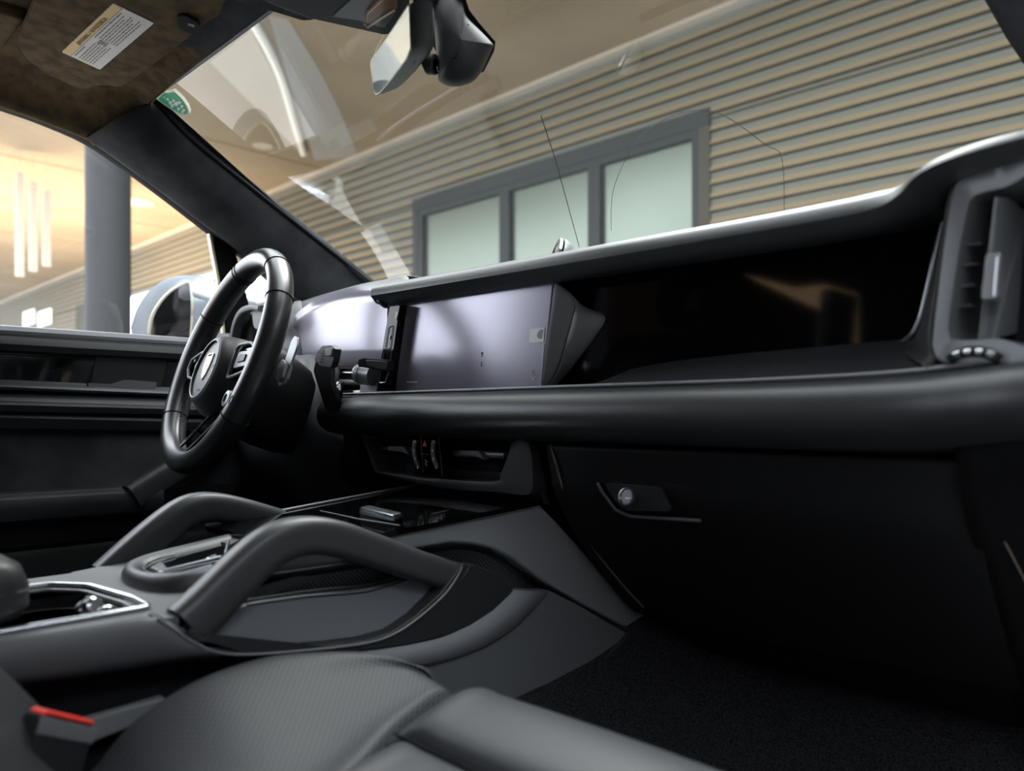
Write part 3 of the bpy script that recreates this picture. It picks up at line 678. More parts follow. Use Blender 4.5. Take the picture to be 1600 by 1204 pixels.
# dash top left end with its side air vent, behind the wheel
patch('left_end_panel', [[at(355, 505, y=.80), at(360, 545, y=.76), at(352, 600, y=.77)], [at(400, 485, y=.80), at(400, 545, y=.76), at(400, 600, y=.77)], [at(470, 470, y=.80), at(475, 520, y=.765), at(470, 600, y=.765)]], PLASTIC, dash, 3, 3, solid=.004)
v = thing('driver_air_vent', 'grey looped air vent surround at the driver end of the dash, behind the wheel', 'air vent', tuple(at(388, 510, y=.72)))
lp_ = catmull([at(364, 548, y=.735), at(370, 510, y=.73), at(380, 488, y=.725), at(396, 480, y=.72), at(410, 482, y=.72)], 5)
sweep('surround', lp_, rrect(.012, .02, .005, 3), PLASTIC, v, up=(0, 1, .1))
prism('housing', rounded([at(392, 478, y=.722), at(418, 468, y=.722), at(432, 500, y=.722), at(420, 516, y=.722), at(396, 514, y=.722)], .25, 3), (0, .03, 0), PLASTIC, v, bev=.003)
prism('air_slot', [at(372, 545, y=.745), at(378, 500, y=.745), at(392, 490, y=.745), at(396, 545, y=.745)], (0, .01, 0), MATT, v)
# dash side at the far right and the end of the dash beyond the glovebox
patch('right_end_panel', [[Vector((x, .66-(x-.6)*.6, .02)), Vector((x, .67-(x-.6)*.5, -.03)), Vector((x, .70, -.09)), Vector((x, .80, -.19)), Vector((x, .93, -.33))] for x in (.606, .64, .70, .78)], BLACKP, dash, 2, 3, solid=.005)
# firewall and floor
# ------------------------------------------------------------------ glovebox
t = thing('glovebox', 'large black glovebox lid with a lock in its slanted handle recess', 'glovebox', (.38, .80, -.2))
lid = [[Vector((x, y-.004 + (.004 if i in (0, 4) else 0), z)) for y, z in ((.696, -.036), (.702, -.065), (.716, -.105), (.768, -.170), (.820, -.222), (.868, -.266))] for i, x in enumerate((.170, .176, .38, .592, .598))]
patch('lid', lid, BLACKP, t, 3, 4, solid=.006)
seam = mat('grey seam', (.07, .065, .06), .4)
gy = lambda z: .698 if z > -.065 else (.702+(-z-.065)*.35 if z > -.105 else .716+(-z-.105)*.8)
def gpt(px, py, d=.004):
    q = at(px, py, y=.71)
    for _ in range(6): q = at(px, py, y=gy(q.z)-d)
    return q
tube('left_seam', catmull([gpt(x, y, .007) for x, y in ((860, 695), (870, 730), (882, 770), (905, 820), (930, 860), (970, 910), (1005, 948))], 4), .0012, seam, t, 6)
tube('right_seam', catmull([gpt(x, y, .009) for x, y in ((1503, 699), (1512, 718), (1532, 760), (1562, 830), (1602, 908))], 4), .0010, mat('brown seam', (.05, .035, .025), .5), t, 6)  # thin dark brown seam line
hr = [(934, 752), (1036, 756), (1052, 772), (1060, 802), (1096, 806), (1096, 814), (985, 806), (962, 797)]
rp = [gpt(x, y, .009) for x, y in ((932, 750), (1075, 757), (1098, 815), (978, 809), (958, 795))]
prism('handle_recess', rounded(rp, .12, 3), (0, .006, 0), MATT, t, bev=.002)
bez = mat('recess edge', (.05, .05, .054), .35)
tube('recess_edge', [gpt(x, y, .012) for x, y in ((933, 754), (942, 770), (962, 796), (984, 806), (1040, 810), (1094, 813))], .0022, bez, t, 8)
hd_ = prism('handle', rounded([gpt(x, y, .016) for x, y in ((944, 754), (1028, 760), (1044, 792), (1042, 799), (978, 798), (960, 782))], .15, 3), (0, .008, 0), PLASTIC_D, t, bev=.002)
lk = gpt(981, 776, .018)
lathe('lock', [(.0, .003), (.0085, .003), (.0085, .0045), (.010, .004), (.0105, 0)], lk, Vector((0, -1, .25)), CHROME_D, hd_, 28)
prism('keyhole', [gpt(x, y, .0235) for x, y in ((977, 776), (985, 778), (985, 780.5), (977, 779))], (0, .001, 0), WHITE, hd_)
# ------------------------------------------------------------------ screens
t = thing('instrument_display', 'free-standing curved instrument display with pink sheen behind the steering wheel', 'display', tuple(at(530, 575, y=.75)))
top = [(462, 505), (466, 493), (480, 480), (500, 468), (520, 460), (545, 452.5), (570, 448), (592, 446), (614, 445)]
bot = [(462, 552), (468, 562), (482, 568), (500, 571), (520, 572), (545, 573), (570, 573), (592, 573), (614, 573)]
yy = [.775, .772, .764, .756, .750, .745, .740, .737, .735]
rows = [[at(a, b, y=y), at(a*.5+c_*.5, b*.5+d_*.5, y=y), at(c_, d_, y=y)] for (a, b), (c_, d_), y in zip(top, bot, yy)]
patch('screen', rows, SCREEN, t, 3, 2, solid=.006, offs=-1)
tube('panel_joint', [at(528, 459, y=.746), at(515, 572, y=.746)], .0006, MATT, t, 5)
tube('panel_joint', [at(597, 446, y=.735), at(589, 573, y=.735)], .0012, mat('purple grey', (.1, .08, .12), .4), t, 5)
tube('lower_edge', [at(470, 563, y=.766), at(515, 574, y=.748), at(592, 575.5, y=.734)], .0018, mat('warm edge', (.3, .2, .12), .3, .5), t, 6)
prism('foot', [at(505, 572, y=.76), at(594, 576, y=.745), at(594, 606, y=.745), at(520, 612, y=.76)], (0, .01, 0), PLASTIC_D, t, bev=.002)
tube('foot_trim', [at(508, 581, y=.752), at(592, 584, y=.738)], .0022, CHROME_D, t, 6)
tube('foot_trim', [at(512, 596, y=.752), at(575, 598, y=.738)], .005, PLASTIC, t, 8)
# centre display
SY = .718
t = thing('centre_display', 'rectangular touchscreen in the middle of the dash under protective film', 'display', tuple(at(735, 612, y=SY)))
S = lambda x, y, d=0.0: at(x, y, y=SY-d)
prism('screen', [S(628, 455), S(866, 418), S(845, 616), S(611, 622)], (0, .012, 0), SCREEN, t, bev=.0008)
prism('side_edge', [S(623, 456, .0005), S(629, 455, .0005), S(612, 622, .0005), S(605, 622, .0005)], (0, .014, 0), mat('grey edge', (.30, .31, .33), .3, .5), t)
flap = prism('film_tab', [S(828, 514.5, .001), S(851, 512, .001), S(849, 534, .001), S(826.5, 536, .001)], (0, .0004, 0), mat('film tab', (.9, .9, .9), .5), t)
prism('tab_print', [S(x, y, .0016) for x, y in ((839, 524), (841, 518), (844.5, 514.5), (848, 514), (846, 529), (842, 529), (840, 527))], (0, .0003, 0), mat('grey print', (.22, .23, .24), .5), flap)
tube('film_crease', [S(850, 536, .0006), S(847, 575, .0006), S(843, 612, .0006)], .0005, mat('film edge', (.7, .7, .76), .3), t, 5)
tube('warning_symbol', [S(833, 578, .001), S(837.3, 588.5, .001), S(829, 589, .001)], .0005, WHITE, t, 5, closed=True)
prism('symbol_bar', [S(830.5, 591, .001), S(834.5, 591, .001), S(834, 592.6, .001), S(831, 592.6, .001)], (0, .0003, 0), WHITE, t)
prism('home_bar', [S(635, 595.5, .001), S(652, 595.5, .001), S(652, 598, .001), S(635, 598, .001)], (0, .0003, 0), mat('grey mark', (.6, .6, .66), .5), t)
for (x, y, h) in ((752.5, 550, 4), (752.5, 555, 2), (752, 565, 2), (752, 569, 3)):
    prism('screen_mark', [S(x-.7, y, .001), S(x+.7, y, .001), S(x+.7, y+h, .001), S(x-.7, y+h, .001)], (0, .0003, 0), MATT, t)
# grey wedge at its right
PY = .748
wedge_m = mat('graphite wedge', (.19, .19, .2), .5)
eA = [S(867, 442), S(866, 448), S(862, 480), S(855, 530), S(849, 580), S(845, 614)]
eB = [at(870, 445, y=.722), at(897, 470, y=.731), at(893, 500, y=.731), at(882, 540, y=.730), at(868, 582, y=.727), at(850, 613, y=.722)]
eC = [at(872, 445, y=.723), at(912, 480, y=PY), at(946, 495, y=PY), at(928, 528, y=PY), at(892, 575, y=PY), at(857, 613, y=.73)]
eB2 = [p+Vector((.0015, 0, 0)) for p in eB]
patch('side_wedge', [eA, [a*.5+b*.5 for a, b in zip(eA, eB)], eB], wedge_m, t, 2, 4, solid=.003)
patch('side_wedge', [eB2, [a*.5+b*.5 for a, b in zip(eB2, eC)], eC], wedge_m, t, 2, 4, solid=.003)
# passenger display
t = thing('passenger_display', 'wide black gloss panel in front of the passenger with a chrome end strip', 'display', tuple(at(1150, 560, y=PY)))
pd = [at(868, 400, y=PY), at(1480, 300, y=PY), at(1470, 348, y=PY), at(1455, 415, y=PY), at(1437, 497, y=PY), at(1424, 524, y=PY), at(1402, 537, y=PY), at(1180, 554, y=PY), at(1000, 590, y=PY), at(940, 606, y=PY), at(860, 622, y=PY)]
prism('gloss_panel', pd, (0, .012, 0), GLOSS, t, bev=.0015)
tube('chrome_strip', catmull([at(1472, 346, y=PY-.006), at(1457, 415, y=PY-.006), at(1441, 485, y=PY-.006), at(1434, 505, y=PY-.006), at(1424, 522, y=PY-.006), at(1405, 536, y=PY-.006)], 4), .0022, CHROME_D, t, 10)
prism('status_line', [at(1160, 554, y=PY-.0015), at(1225, 549.5, y=PY-.0015), at(1225, 551.5, y=PY-.0015), at(1160, 556.5, y=PY-.0015)], (0, .0008, 0), mat('grey status line', (.25, .25, .25), .4), t)
# ------------------------------------------------------------------ side air vent, passenger end
t = thing('side_air_vent', 'tall grey air vent with vertical vane at the passenger end of the dash', 'air vent', tuple(at(1525, 580, y=.64)))
VYp = .655
vv = lambda x, y, d=0.0: at(x, y, y=VYp-(max(x-1500, 0)/100)*.018-d)
o_ = [vv(1487, 298), vv(1500, 272), vv(1525, 255), vv(1570, 246), vv(1640, 244), vv(1640, 578), vv(1585, 572), vv(1476, 569), vv(1456, 548), vv(1456, 520), vv(1468, 420), vv(1480, 330)]
i_ = [vv(1514, 318), vv(1520, 308), vv(1530, 302), vv(1570, 292), vv(1640, 282), vv(1640, 528), vv(1560, 529), vv(1493, 531), vv(1483, 521), vv(1482, 500), vv(1492, 430), vv(1504, 360)]
A = catmull(o_, 4, True); B = catmull(i_, 4, True)
bm = bmesh.new()
fill_grid(bm, [[p+Vector((0, .05, 0)) for p in A], [p+Vector((0, .004, 0)) for p in A], [a*.85+b*.15+Vector((0, -.001, 0)) for a, b in zip(A, B)], [a*.3+b*.7 for a, b in zip(A, B)], B, [b+Vector((.004, .03, 0)) for b in B], [b+Vector((.008, .06, 0)) for b in B]], False, True)
emit('bezel', bm, BEZEL, t, ang=60)
prism('duct', [p+Vector((0, .055, 0)) for p in i_], (0, .005, 0), MATT, t)
for y in (381, 413, 446, 478):
    k = (y-381)/97
    prism('louvre', [vv(1511-14*k, y, -.012), vv(1532-14*k, y-3, -.012), vv(1540-14*k, y-1, -.04), vv(1519-14*k, y+2, -.04)], (0, 0, -.0009), BEZEL, t)
vn = prism('vane', [vv(1557, 309, -.006), vv(1563, 306, -.006), vv(1592, 330, -.05), vv(1578, 522, -.05), vv(1540, 528, -.006), vv(1531, 528, -.006)], (.004, .006, 0), BEZEL, t, bev=.0015)
prism('vane_tab', rounded([vv(1540, 396, .006), vv(1564, 393, .006), vv(1560, 468, .006), vv(1532, 468, .006)], .15, 2), (0, .014, 0), PLASTIC, vn, bev=.002)
prism('tab_edge', [vv(1556, 400, .009), vv(1564, 398, .009), vv(1558, 464, .009), vv(1550, 464, .009)], (0, .003, 0), CHROME_D, vn, bev=.0008)
kp = [vv(1483+ (1562-1483)*k/10, 563-14*math.sin(math.pi*k/10)**.7, .002) for k in range(11)]
kb = [p+Vector((0, 0, -.006)) for p in kp]
tw = tube('thumbwheel', kp, .0042, MATT, t, 10)
for k in range(4):
    a = (k+.2)/4; b = (k+.8)/4
    g_ = lambda s: vv(1487+72*s, 562-13*math.sin(math.pi*(.08+.84*s))**.7, .005)
    tube('chrome_knurl', [g_(a), g_((a+b)/2), g_(b)], .0028, CHROME, t, 8)
ea = [at(1480, 290, y=PY), at(1478, 340, y=PY), at(1462, 415, y=PY), at(1444, 490, y=PY), at(1436, 512, y=PY), at(1424, 528, y=PY), at(1402, 542, y=PY)]
eb = [vv(1500, 270, -.006), vv(1482, 320, -.006), vv(1470, 415, -.006), vv(1458, 500, -.006), vv(1456, 540, -.006), vv(1462, 562, -.006), vv(1448, 576, -.006)]
patch('panel_surround', [[a, a*.5+b*.5, b] for a, b in zip(ea, eb)], PLASTIC_D, dash, 3, 2, solid=.003)
# ------------------------------------------------------------------ centre vents and climate buttons
t = thing('centre_vent_unit', 'low centre air vent housing with a button block between its two outlets', 'air vent', tuple(at(695, 745, y=.69)))
cy = .690
q = lambda x, y, d=0.0: at(x, y, y=cy-d)
oo = [q(566, 672), q(640, 664), q(770, 668), q(800, 674), q(826, 694), q(832, 740), q(826, 772), q(775, 768), q(690, 762), q(600, 742), q(584, 735), q(572, 700)]
ii = [q(570, 676), q(640, 668), q(760, 672), q(792, 676), q(799, 682), q(796, 705), q(782, 740), q(772, 752), q(690, 748), q(606, 737), q(590, 733), q(580, 705)]
A = catmull(oo, 3, True); B = catmull(ii, 3, True)
bm = bmesh.new()
cB = sum(B, Vector())/len(B)
fill_grid(bm, [[p+Vector((0, .05, 0)) for p in A], A, [a*.5+b*.5+Vector((0, -.002, 0)) for a, b in zip(A, B)], B, [cB+(b-cB)*.93+Vector((0, .02, 0)) for b in B], [cB+(b-cB)*.86+Vector((0, .055, 0)) for b in B]], False, True)
emit('housing', bm, PLASTIC_D, t, ang=60)
prism('duct_back', [cB+(b-cB)*.95+Vector((0, .05, 0)) for b in ii], (0, .004, 0), PLASTIC_D, t)
for px0, s in ((592, 1), (703, 1.15)):
    w1 = 60*s
    if s == 1: hole = [(594, 690), (606, 682), (650, 684), (652, 736), (622, 732), (610, 718)]
    else: hole = [(704, 704), (720, 690), (790, 692), (788, 722), (776, 742), (728, 742)]
    prism('outlet', [q(x, y, -.025) for x, y in hole], (0, .01, 0), MATT, t)
    if s == 1:
        b_ = tube('cross_vane', [q(598, 701, -.018), q(652, 703, -.018)], .0045, PLASTIC_D, t, 10)
        prism('vane_tab', rounded([q(606, 697, -.008), q(632, 698, -.008), q(640, 712, -.008), q(628, 706, -.008), q(606, 703, -.008)], .2, 2), (0, .01, 0), PLASTIC, t, bev=.001)
    else:
        b_ = tube('cross_vane', [q(712, 708, -.018), q(790, 711, -.018)], .0045, BEZEL, t, 10)
        prism('vane_tab', rounded([q(717, 704, -.006), q(748, 704, -.006), q(757, 719, -.006), q(742, 712, -.006), q(718, 711, -.006)], .2, 2), (0, .01, 0), PLASTIC, t, bev=.001)
bl = prism('button_block', [q(643, 674, .004), q(685, 676, .004), q(690, 745, .004), q(648, 741, .004)], (0, .045, 0), GLOSS, t, bev=.001)
prism('block_side', [q(684, 676, .0045), at(700, 689, y=.728), at(702, 736, y=.728), q(690.5, 745, .0045)], (.001, 0, 0), PLASTIC, t)
prism('hazard_symbol', [q(663.5, 687, .0055), q(667, 697, .0055), q(660, 697, .0055)], (0, .0005, 0), REDP, bl)
prism('button_gap', [q(657, 708.5, .0052), q(670, 709.5, .0052), q(670, 710.3, .0052), q(657, 709.3, .0052)], (0, .0005, 0), BEZEL, bl)
prism('button_gap', [q(656.5, 680, .0052), q(657.3, 680, .0052), q(661.5, 738, .0052), q(660.7, 738, .0052)], (0, .0005, 0), BEZEL, bl)
tube('demist_symbol', [q(664, 718, .0055), q(667, 721, .0055), q(664, 724, .0055), q(667, 727, .0055)], .0006, WHITE, bl, 5)
for x0 in (646, 675):
    pts = [q(x0+3-4.0*math.sin(math.pi*k/8)+5*k/8, 688+42*k/8, .0075+.003*math.sin(math.pi*k/8)) for k in range(9)]
    dl = tube('temperature_wheel', pts, .0032, BEZEL, bl, 10)
    for k in (0, 2.6, 5.0, 7.6):
        a = int(k); p_ = q(x0-.5+3-4.0*math.sin(math.pi*k/8)+5*k/8, 688+42*k/8, .0115+.003*math.sin(math.pi*k/8))
        tube('wheel_mark', [p_, p_+Vector((.0005, 0, -.0035))], .0009, WHITE, bl, 5)
box('dash_end_cap', (.690, .632, .008), (.745, 1.10, .176), PLASTIC_D, dash, bev=.008)
# ------------------------------------------------------------------ steering column, stalks and wheel
TI = math.radians(20)
WC = Vector((-.380, .541, .084)); YW = math.radians(7.0)
WF = Vector((math.sin(YW), math.cos(YW), 0)); WU = Vector((math.cos(YW), -math.sin(YW), 0))
WV = WF*math.sin(TI) + Vector((0, 0, math.cos(TI))); WN = -WF*math.cos(TI) + Vector((0, 0, math.sin(TI)))
def W(a, b, h=0.0): return WC + WU*a + WV*b + WN*h
def wp(px, py, h=0.0): return onplane(px, py, WC+WN*h, WN)
t = thing('steering_column', 'black steering column shroud between the wheel and the dashboard', 'steering column', tuple(W(0, -.06, -.12)))
rows = []
for h, s, dy in ((-.045, .62, 0), (-.05, .95, 0), (-.07, 1.0, 0), (-.10, 1.0, -.005), (-.125, .95, -.01), (-.14, .85, -.02)):
    rr = rounded([Vector((-.075, -.095, 0)), Vector((.075, -.095, 0)), Vector((.088, -.01, 0)), Vector((.07, .05, 0)), Vector((-.07, .05, 0)), Vector((-.088, -.01, 0))], .3, 3)
    rows.append([W(p.x*s*.8-.01, (p.y-.005)*s+dy, h) for p in rr])
bm = bmesh.new(); fill_grid(bm, rows, False, True); bm.faces.ensure_lookup_table()
emit('shroud', bm, BLACKP, t, ang=50)
# wiper stalk right of the wheel
t = thing('wiper_stalk', 'black angled stalk with a ribbed tip standing right of the steering wheel', 'stalk', tuple(at(512, 640, y=.66)))
s_ = lambda x, y, yy=.615: at(x, y, y=yy)
prism('stem', rounded([s_(489, 579), s_(494, 560), s_(514, 562), s_(516, 580), s_(516, 600), s_(527, 628, .63), s_(522, 644, .64), s_(508, 640, .64), s_(500, 612)], .3, 3), (0, .009, 0), PLASTIC_D, t, bev=.003)
prism('tip', rounded([s_(491, 562), s_(496, 549), s_(503, 540), s_(517, 539), s_(524, 545), s_(521, 562), s_(517, 574), s_(500, 572)], .22, 3), (0, .011, 0), PLASTIC_D, t, bev=.003)
prism('tip_button', rounded([s_(507, 544, .612), s_(519, 543, .612), s_(517, 556, .612), s_(508, 556, .612)], .2, 2), (0, .003, 0), PLASTIC, t, bev=.0008)
for k in range(5):
    tube('rib', [s_(494+1.2*k, 562-4*k, .6125), s_(501+1.0*k, 564-4.2*k, .6125)], .0007, PLASTIC, t, 5)
lathe('stalk_boot', [(.022, .0), (.022, .004), (.017, .006), (.016, .012)], at(527, 618, y=.665), (-.2, -1, .2), GLOSS, t, 28)
# gear selector panel
t = thing('gear_selector', 'black drive selector lever on a narrow gloss panel left of the centre screen', 'gear selector', tuple(at(600, 612, y=.70)))
gy_ = .698
s_ = lambda x, y, d=0.0: at(x, y, y=gy_-d)
prism('gloss_panel', [s_(609, 478), s_(625, 476), s_(612.5, 563), s_(606, 617), s_(588, 617), s_(594, 566), s_(601, 520)], (0, .014, 0), GLOSS, t, bev=.001)
prism('warm_edge_strip', [s_(618, 487, .001), s_(622.5, 487, .001), s_(619, 500, .001), s_(617, 496, .001)], (0, .0005, 0), mat('amber strip', (.6, .4, .2), .4), t)
br = rounded([s_(607.5, 511, .001), s_(614.5, 508.5, .001), s_(610, 544, .001), s_(602, 545, .001)], .2, 3)
tube('start_button_ring', br, .0006, CHROME_D, t, 6, closed=True)
tube('lower_frame', [s_(600, 546, .001), s_(592, 595, .001), s_(594, 598, .001), s_(602, 597, .001), s_(607, 583, .001), s_(612, 548, .001)], .0009, CHROME_D, t, 6)
prism('power_symbol', [s_(608, 524, .0015), s_(609.5, 524, .0015), s_(608.5, 530, .0015), s_(607, 530, .0015)], (0, .0004, 0), WHITE, t)
prism('lever', rounded([s_(558, 568, .03), s_(560, 561, .03), s_(568, 559, .03), s_(606, 562, .008), s_(607, 580, .008), s_(594, 579, .010), s_(570, 574, .028), s_(560, 573, .03)], .25, 3), (0, .012, 0), PLASTIC_D, t, bev=.003)
prism('lever_face', rounded([s_(571, 562, .031), s_(604, 564, .010), s_(603, 577, .010), s_(590, 576, .014), s_(573, 570, .030)], .2, 2), (0, .004, 0), PLASTIC, t, bev=.001)
k0, k1 = at(557, 583, y=.70), at(592, 588, y=.712)
t2 = thing('rotary_knob', 'grey ribbed barrel knob under the drive selector lever', 'knob', tuple(at(574, 606, y=.71)))
lathe('barrel', [(.008, 0), (.0145, .002), (.0155, .006), (.0155, .012), (.0145, .013), (.0145, .030), (.016, .034)], k0, k1-k0, BEZEL, t2, 32)
tube('shiny_ring', [k0+(k1-k0).normalized()*.009 + (Vector((0, 1, 0))*math.cos(a)+Vector((0, 0, 1))*math.sin(a))*.0155 for a in [i*math.pi/10 for i in range(20)]], .001, CHROME, t2, 6, closed=True)
prism('foot', [at(563, 601, y=.715), at(588, 603, y=.715), at(588, 620, y=.715), at(562, 620, y=.715)], (0, .006, 0), mat('pale film', (.4, .41, .43), .4), t2)
# wheel
t = thing('steering_wheel', 'black leather three-spoke steering wheel with a crest on its round hub', 'steering wheel', tuple(WC))
R0 = .1725
def rimr(a):  # slightly flattened at the bottom
    return R0*(1-.035*max(0, -math.sin(a))**6)
path = [W(rimr(a)*math.cos(a), rimr(a)*math.sin(a)) for a in [2*math.pi*i/96 for i in range(96)]]
sec = [(.0175*math.cos(x), .0195*math.sin(x)) for x in [2*math.pi*i/20 for i in range(20)]]
sweep('rim', path, sec, LEATHER_RIM, t, up=tuple(WN), closed=True, ang=80)
def rim_ring(deg, r=.0009, m=MATT):
    a = math.radians(deg); c = rimr(a)
    tube('rim_seam', [W((c+.0178*math.cos(x))*math.cos(a), (c+.0178*math.cos(x))*math.sin(a), .0198*math.sin(x)) for x in [2*math.pi*i/24 for i in range(24)]], r, m, t, 6, closed=True)
for dg in (57, 110, 113, 150, 30, 213, 327): rim_ring(dg)
def stitch(a0, a1, n):
    pts = []
    for i in range(n):
        a = math.radians(a0+(a1-a0)*i/(n-1)); hh = .003 if i % 2 else -.003; c = rimr(a)-.0180
        pts.append(W(c*math.cos(a), c*math.sin(a), hh-.004))
    tube('inner_stitching', pts, .0008, PLASTIC, t, 5)
stitch(114, 172, 70); stitch(188, 250, 70); stitch(8, 56, 60)
# leather thumb swellings at nine and three o'clock
for sgn in ():
    lathe('thumb_rest', [(.001, -.020), (.014, -.016), (.021, -.004), (.019, .010), (.010, .018), (.001, .020)], W(sgn*.158, .028, .002), WN, LEATHER_RIM, t, 24, 80)
HCb = -.022
def hubp(r, h, a): return W(r*math.cos(a), HCb+r*math.sin(a), h)
hubm = bump(mat('hub leatherette', (.035, .036, .038), .5, spec=.4), 2500, .15, 'NOISE', .0002)
prof = [(.046, .019), (.049, .0225), (.0525, .021), (.057, .014), (.062, .0), (.065, -.018), (.066, -.034), (.060, -.036), (.060, -.046)]
bm = bmesh.new(); fill_grid(bm, [[hubp(r*(1.0 if h > .0 else 1+.10*max(0, -math.sin(a))), h, a) for a in [2*math.pi*i/56 for i in range(56)]] for r, h in prof], False, True)
hub = emit('hub', bm, hubm, t, ang=60)
tube('hub_ring', [hubp(.0475, .0222, 2*math.pi*i/56) for i in range(56)], .0016, BEZEL, hub, 8, closed=True)
prism('hub_face', [hubp(.0455, .0195, 2*math.pi*i/48) for i in range(48)], -WN*.004, mat('hub face', (.07, .07, .075), .5), hub)
# crest on the face
cr_ = lambda x, y, h=.0215: W(x, HCb+.005+y, h)
shp = [(-.0135, .020), (-.007, .0215), (0, .020), (.007, .0215), (.0135, .020), (.0145, .010), (.0135, -.003), (.009, -.014), (0, -.023), (-.009, -.014), (-.0135, -.003), (-.0145, .010)]
crest = prism('crest', [cr_(x, y) for x, y in shp], -WN*.002, mat('cream enamel', (.85, .74, .58), .35, .2), hub)
bm = bmesh.new()
for x0, x1, y0, y1 in ((-.011, -.007, .004, .012), (.002, .005, -.008, .001), (.007, .010, -.008, .001), (-.005, -.002, .004, .012)): add_prism(bm, [cr_(a, b, .0217) for a, b in ((x0, y0), (x1, y0), (x1, y1), (x0, y1))], -WN*.0003)
emit('crest_bars', bm, mat('faded red enamel', (.7, .35, .3), .4), crest, smooth=False) if False else emit('crest_bars', bm, mat('faded red enamel', (.7, .35, .3), .4), hub, smooth=False)
bm = bmesh.new()
for cx2, cy2, r in ((.006, .011, .0018), (-.006, -.010, .0018), (0, .001, .0022)): add_prism(bm, [cr_(cx2+r*math.cos(a*math.pi/3), cy2+r*math.sin(a*math.pi/3), .0217) for a in range(6)], -WN*.0003)
emit('crest_marks', bm, mat('dark enamel', (.08, .05, .05), .4), hub, smooth=False)
text('hub_lettering', 'PORSCHE', cr_(.0, .0175, .0217), WU, WV, .0042, MATT, hub)
text('airbag_lettering', 'AIRBAG', W(.0, HCb-.034, .0197), WU, WV, .0045, mat('grey relief', (.14, .14, .145), .4), hub)
tube('horn_symbol', [W(.028, HCb+.004, .0198), W(.033, HCb+.006, .0198), W(.036, HCb+.010, .0198), W(.036, HCb+.0, .0198), W(.028, HCb+.002, .0198)], .0005, MATT, hub, 5)
# side spokes with their button pods
for sgn in (-1, 1):
    f_ = lambda a, b, h=0.0: W(sgn*a, b-.004, h)
    fr_ = rounded([f_(.058, .024, .004), f_(.112, .024, .004), f_(.150, .012, .006), f_(.153, -.004, .006), f_(.140, -.020, .004), (f_(.060, -.030, .004))], .22, 3)
    tube('spoke_frame', fr_, .0028, PLASTIC, t, 8, closed=True)
    prism('spoke', [p-WN*.004 for p in fr_], -WN*.010, GLOSS, t)
    pod = prism('button_pod', rounded([f_(.070, .013, .004), f_(.120, .012, .004), f_(.132, .002, .004), f_(.120, -.012, .004), f_(.070, -.014, .004)], .25, 3), -WN*.010, BEZEL, t, bev=.0015)
    prism('rocker', rounded([f_(.085, .007, .006), f_(.112, .006, .006), f_(.112, -.005, .006), f_(.085, -.006, .006)], .2, 2), -WN*.004, PLASTIC_D, pod, bev=.001)
    prism('pod_screw', [f_(.136+.003*math.cos(x), .010+.003*math.sin(x), .006) for x in [i*math.pi/5 for i in range(10)]], -WN*.004, PLASTIC, t)
# lower spoke: two dark bars between pale edge lines that meet at the rim
Wp = lambda x, y, h=0.0: wp(x, y, h)
sp = [Wp(322, 650), Wp(352, 648), Wp(349, 668), Wp(336, 686), Wp(312, 703), Wp(290, 714), Wp(272, 718), Wp(264, 716), Wp(270, 705)]
prism('lower_spoke', sp, -WN*.012, GLOSS, t, bev=.002)
tube('spoke_edge', catmull([Wp(326, 650, .001), Wp(300, 679, .001), Wp(271, 708, .001)], 4), .0010, CHROME_D, t, 6)
tube('spoke_edge', catmull([Wp(340, 655, .001), Wp(312, 684, .001), Wp(283, 711, .001)], 4), .0013, BEZEL, t, 6)
tube('spoke_edge', catmull([Wp(348, 650, .001), Wp(344, 666, .001), Wp(331, 684, .001), Wp(310, 700, .001), Wp(280, 714, .001)], 4), .0010, CHROME_D, t, 6)
prism('spoke_badge', rounded([Wp(263, 716, .003), Wp(270, 708, .003), Wp(284, 706, .003), Wp(280, 716, .003), Wp(268, 719, .003)], .3, 3), -WN*.003, CHROME_D, t, bev=.001)
# mode dial and paddle
lathe('mode_dial', [(.0, .006), (.006, .006), (.0065, .009), (.0115, .008), (.0135, .003), (.013, -.008)], wp(361, 625, .012), WN, BEZEL, t, 28, 30)
tube('dial_ring', [wp(361, 625, .0215)+(WU*math.cos(a)+WV*math.sin(a))*.0062 for a in [i*math.pi/12 for i in range(24)]], .0007, MATT, t, 5, closed=True)
prism('shift_paddle', rounded([wp(455, 532, -.035), wp(460, 524, -.035), wp(465, 526, -.035), wp(464, 540, -.035), wp(443, 600, -.035), wp(435, 603, -.035), wp(434, 597, -.035)], .25, 3), -WN*.003, BEZEL, t, bev=.0008)
prism('paddle_block', rounded([wp(430, 590, -.03), wp(434, 570, -.03), wp(441, 560, -.03), wp(446, 566, -.03), wp(440, 588, -.03), wp(434, 596, -.03)], .25, 2), -WN*.012, BEZEL, t, bev=.001)
# ------------------------------------------------------------------ dashboard clock dome
t = thing('sensor_dome', 'small grey ringed dome on top of the dashboard hood', 'sensor', tuple(at(872, 392, y=.80)))
dc = at(880, 398, y=.80)
da = (at(845, 396, y=.80)-at(905, 396, y=.87)).normalized()
dax = Vector((-.55, -.75, .25)).normalized()
dd = dc+Vector((0, 0, -.004))
lathe('dome_body', [(.001, -.016), (.014, -.012), (.0215, -.004), (.0245, .004), (.0245, .006)], dd, dax, mat('pale dome', (.5, .52, .52), .35, .3), t, 32, 50)
lathe('dark_ring', [(.0235, .006), (.0235, .0085)], dd, dax, MATT, t, 32)
lathe('bright_ring', [(.0235, .0085), (.0245, .009), (.0238, .0125), (.020, .013)], dd, dax, CHROME, t, 32, 50)
lathe('lens', [(.0198, .012), (.012, .015), (.001, .016)], dd, dax, GLOSS, t, 32, 50)
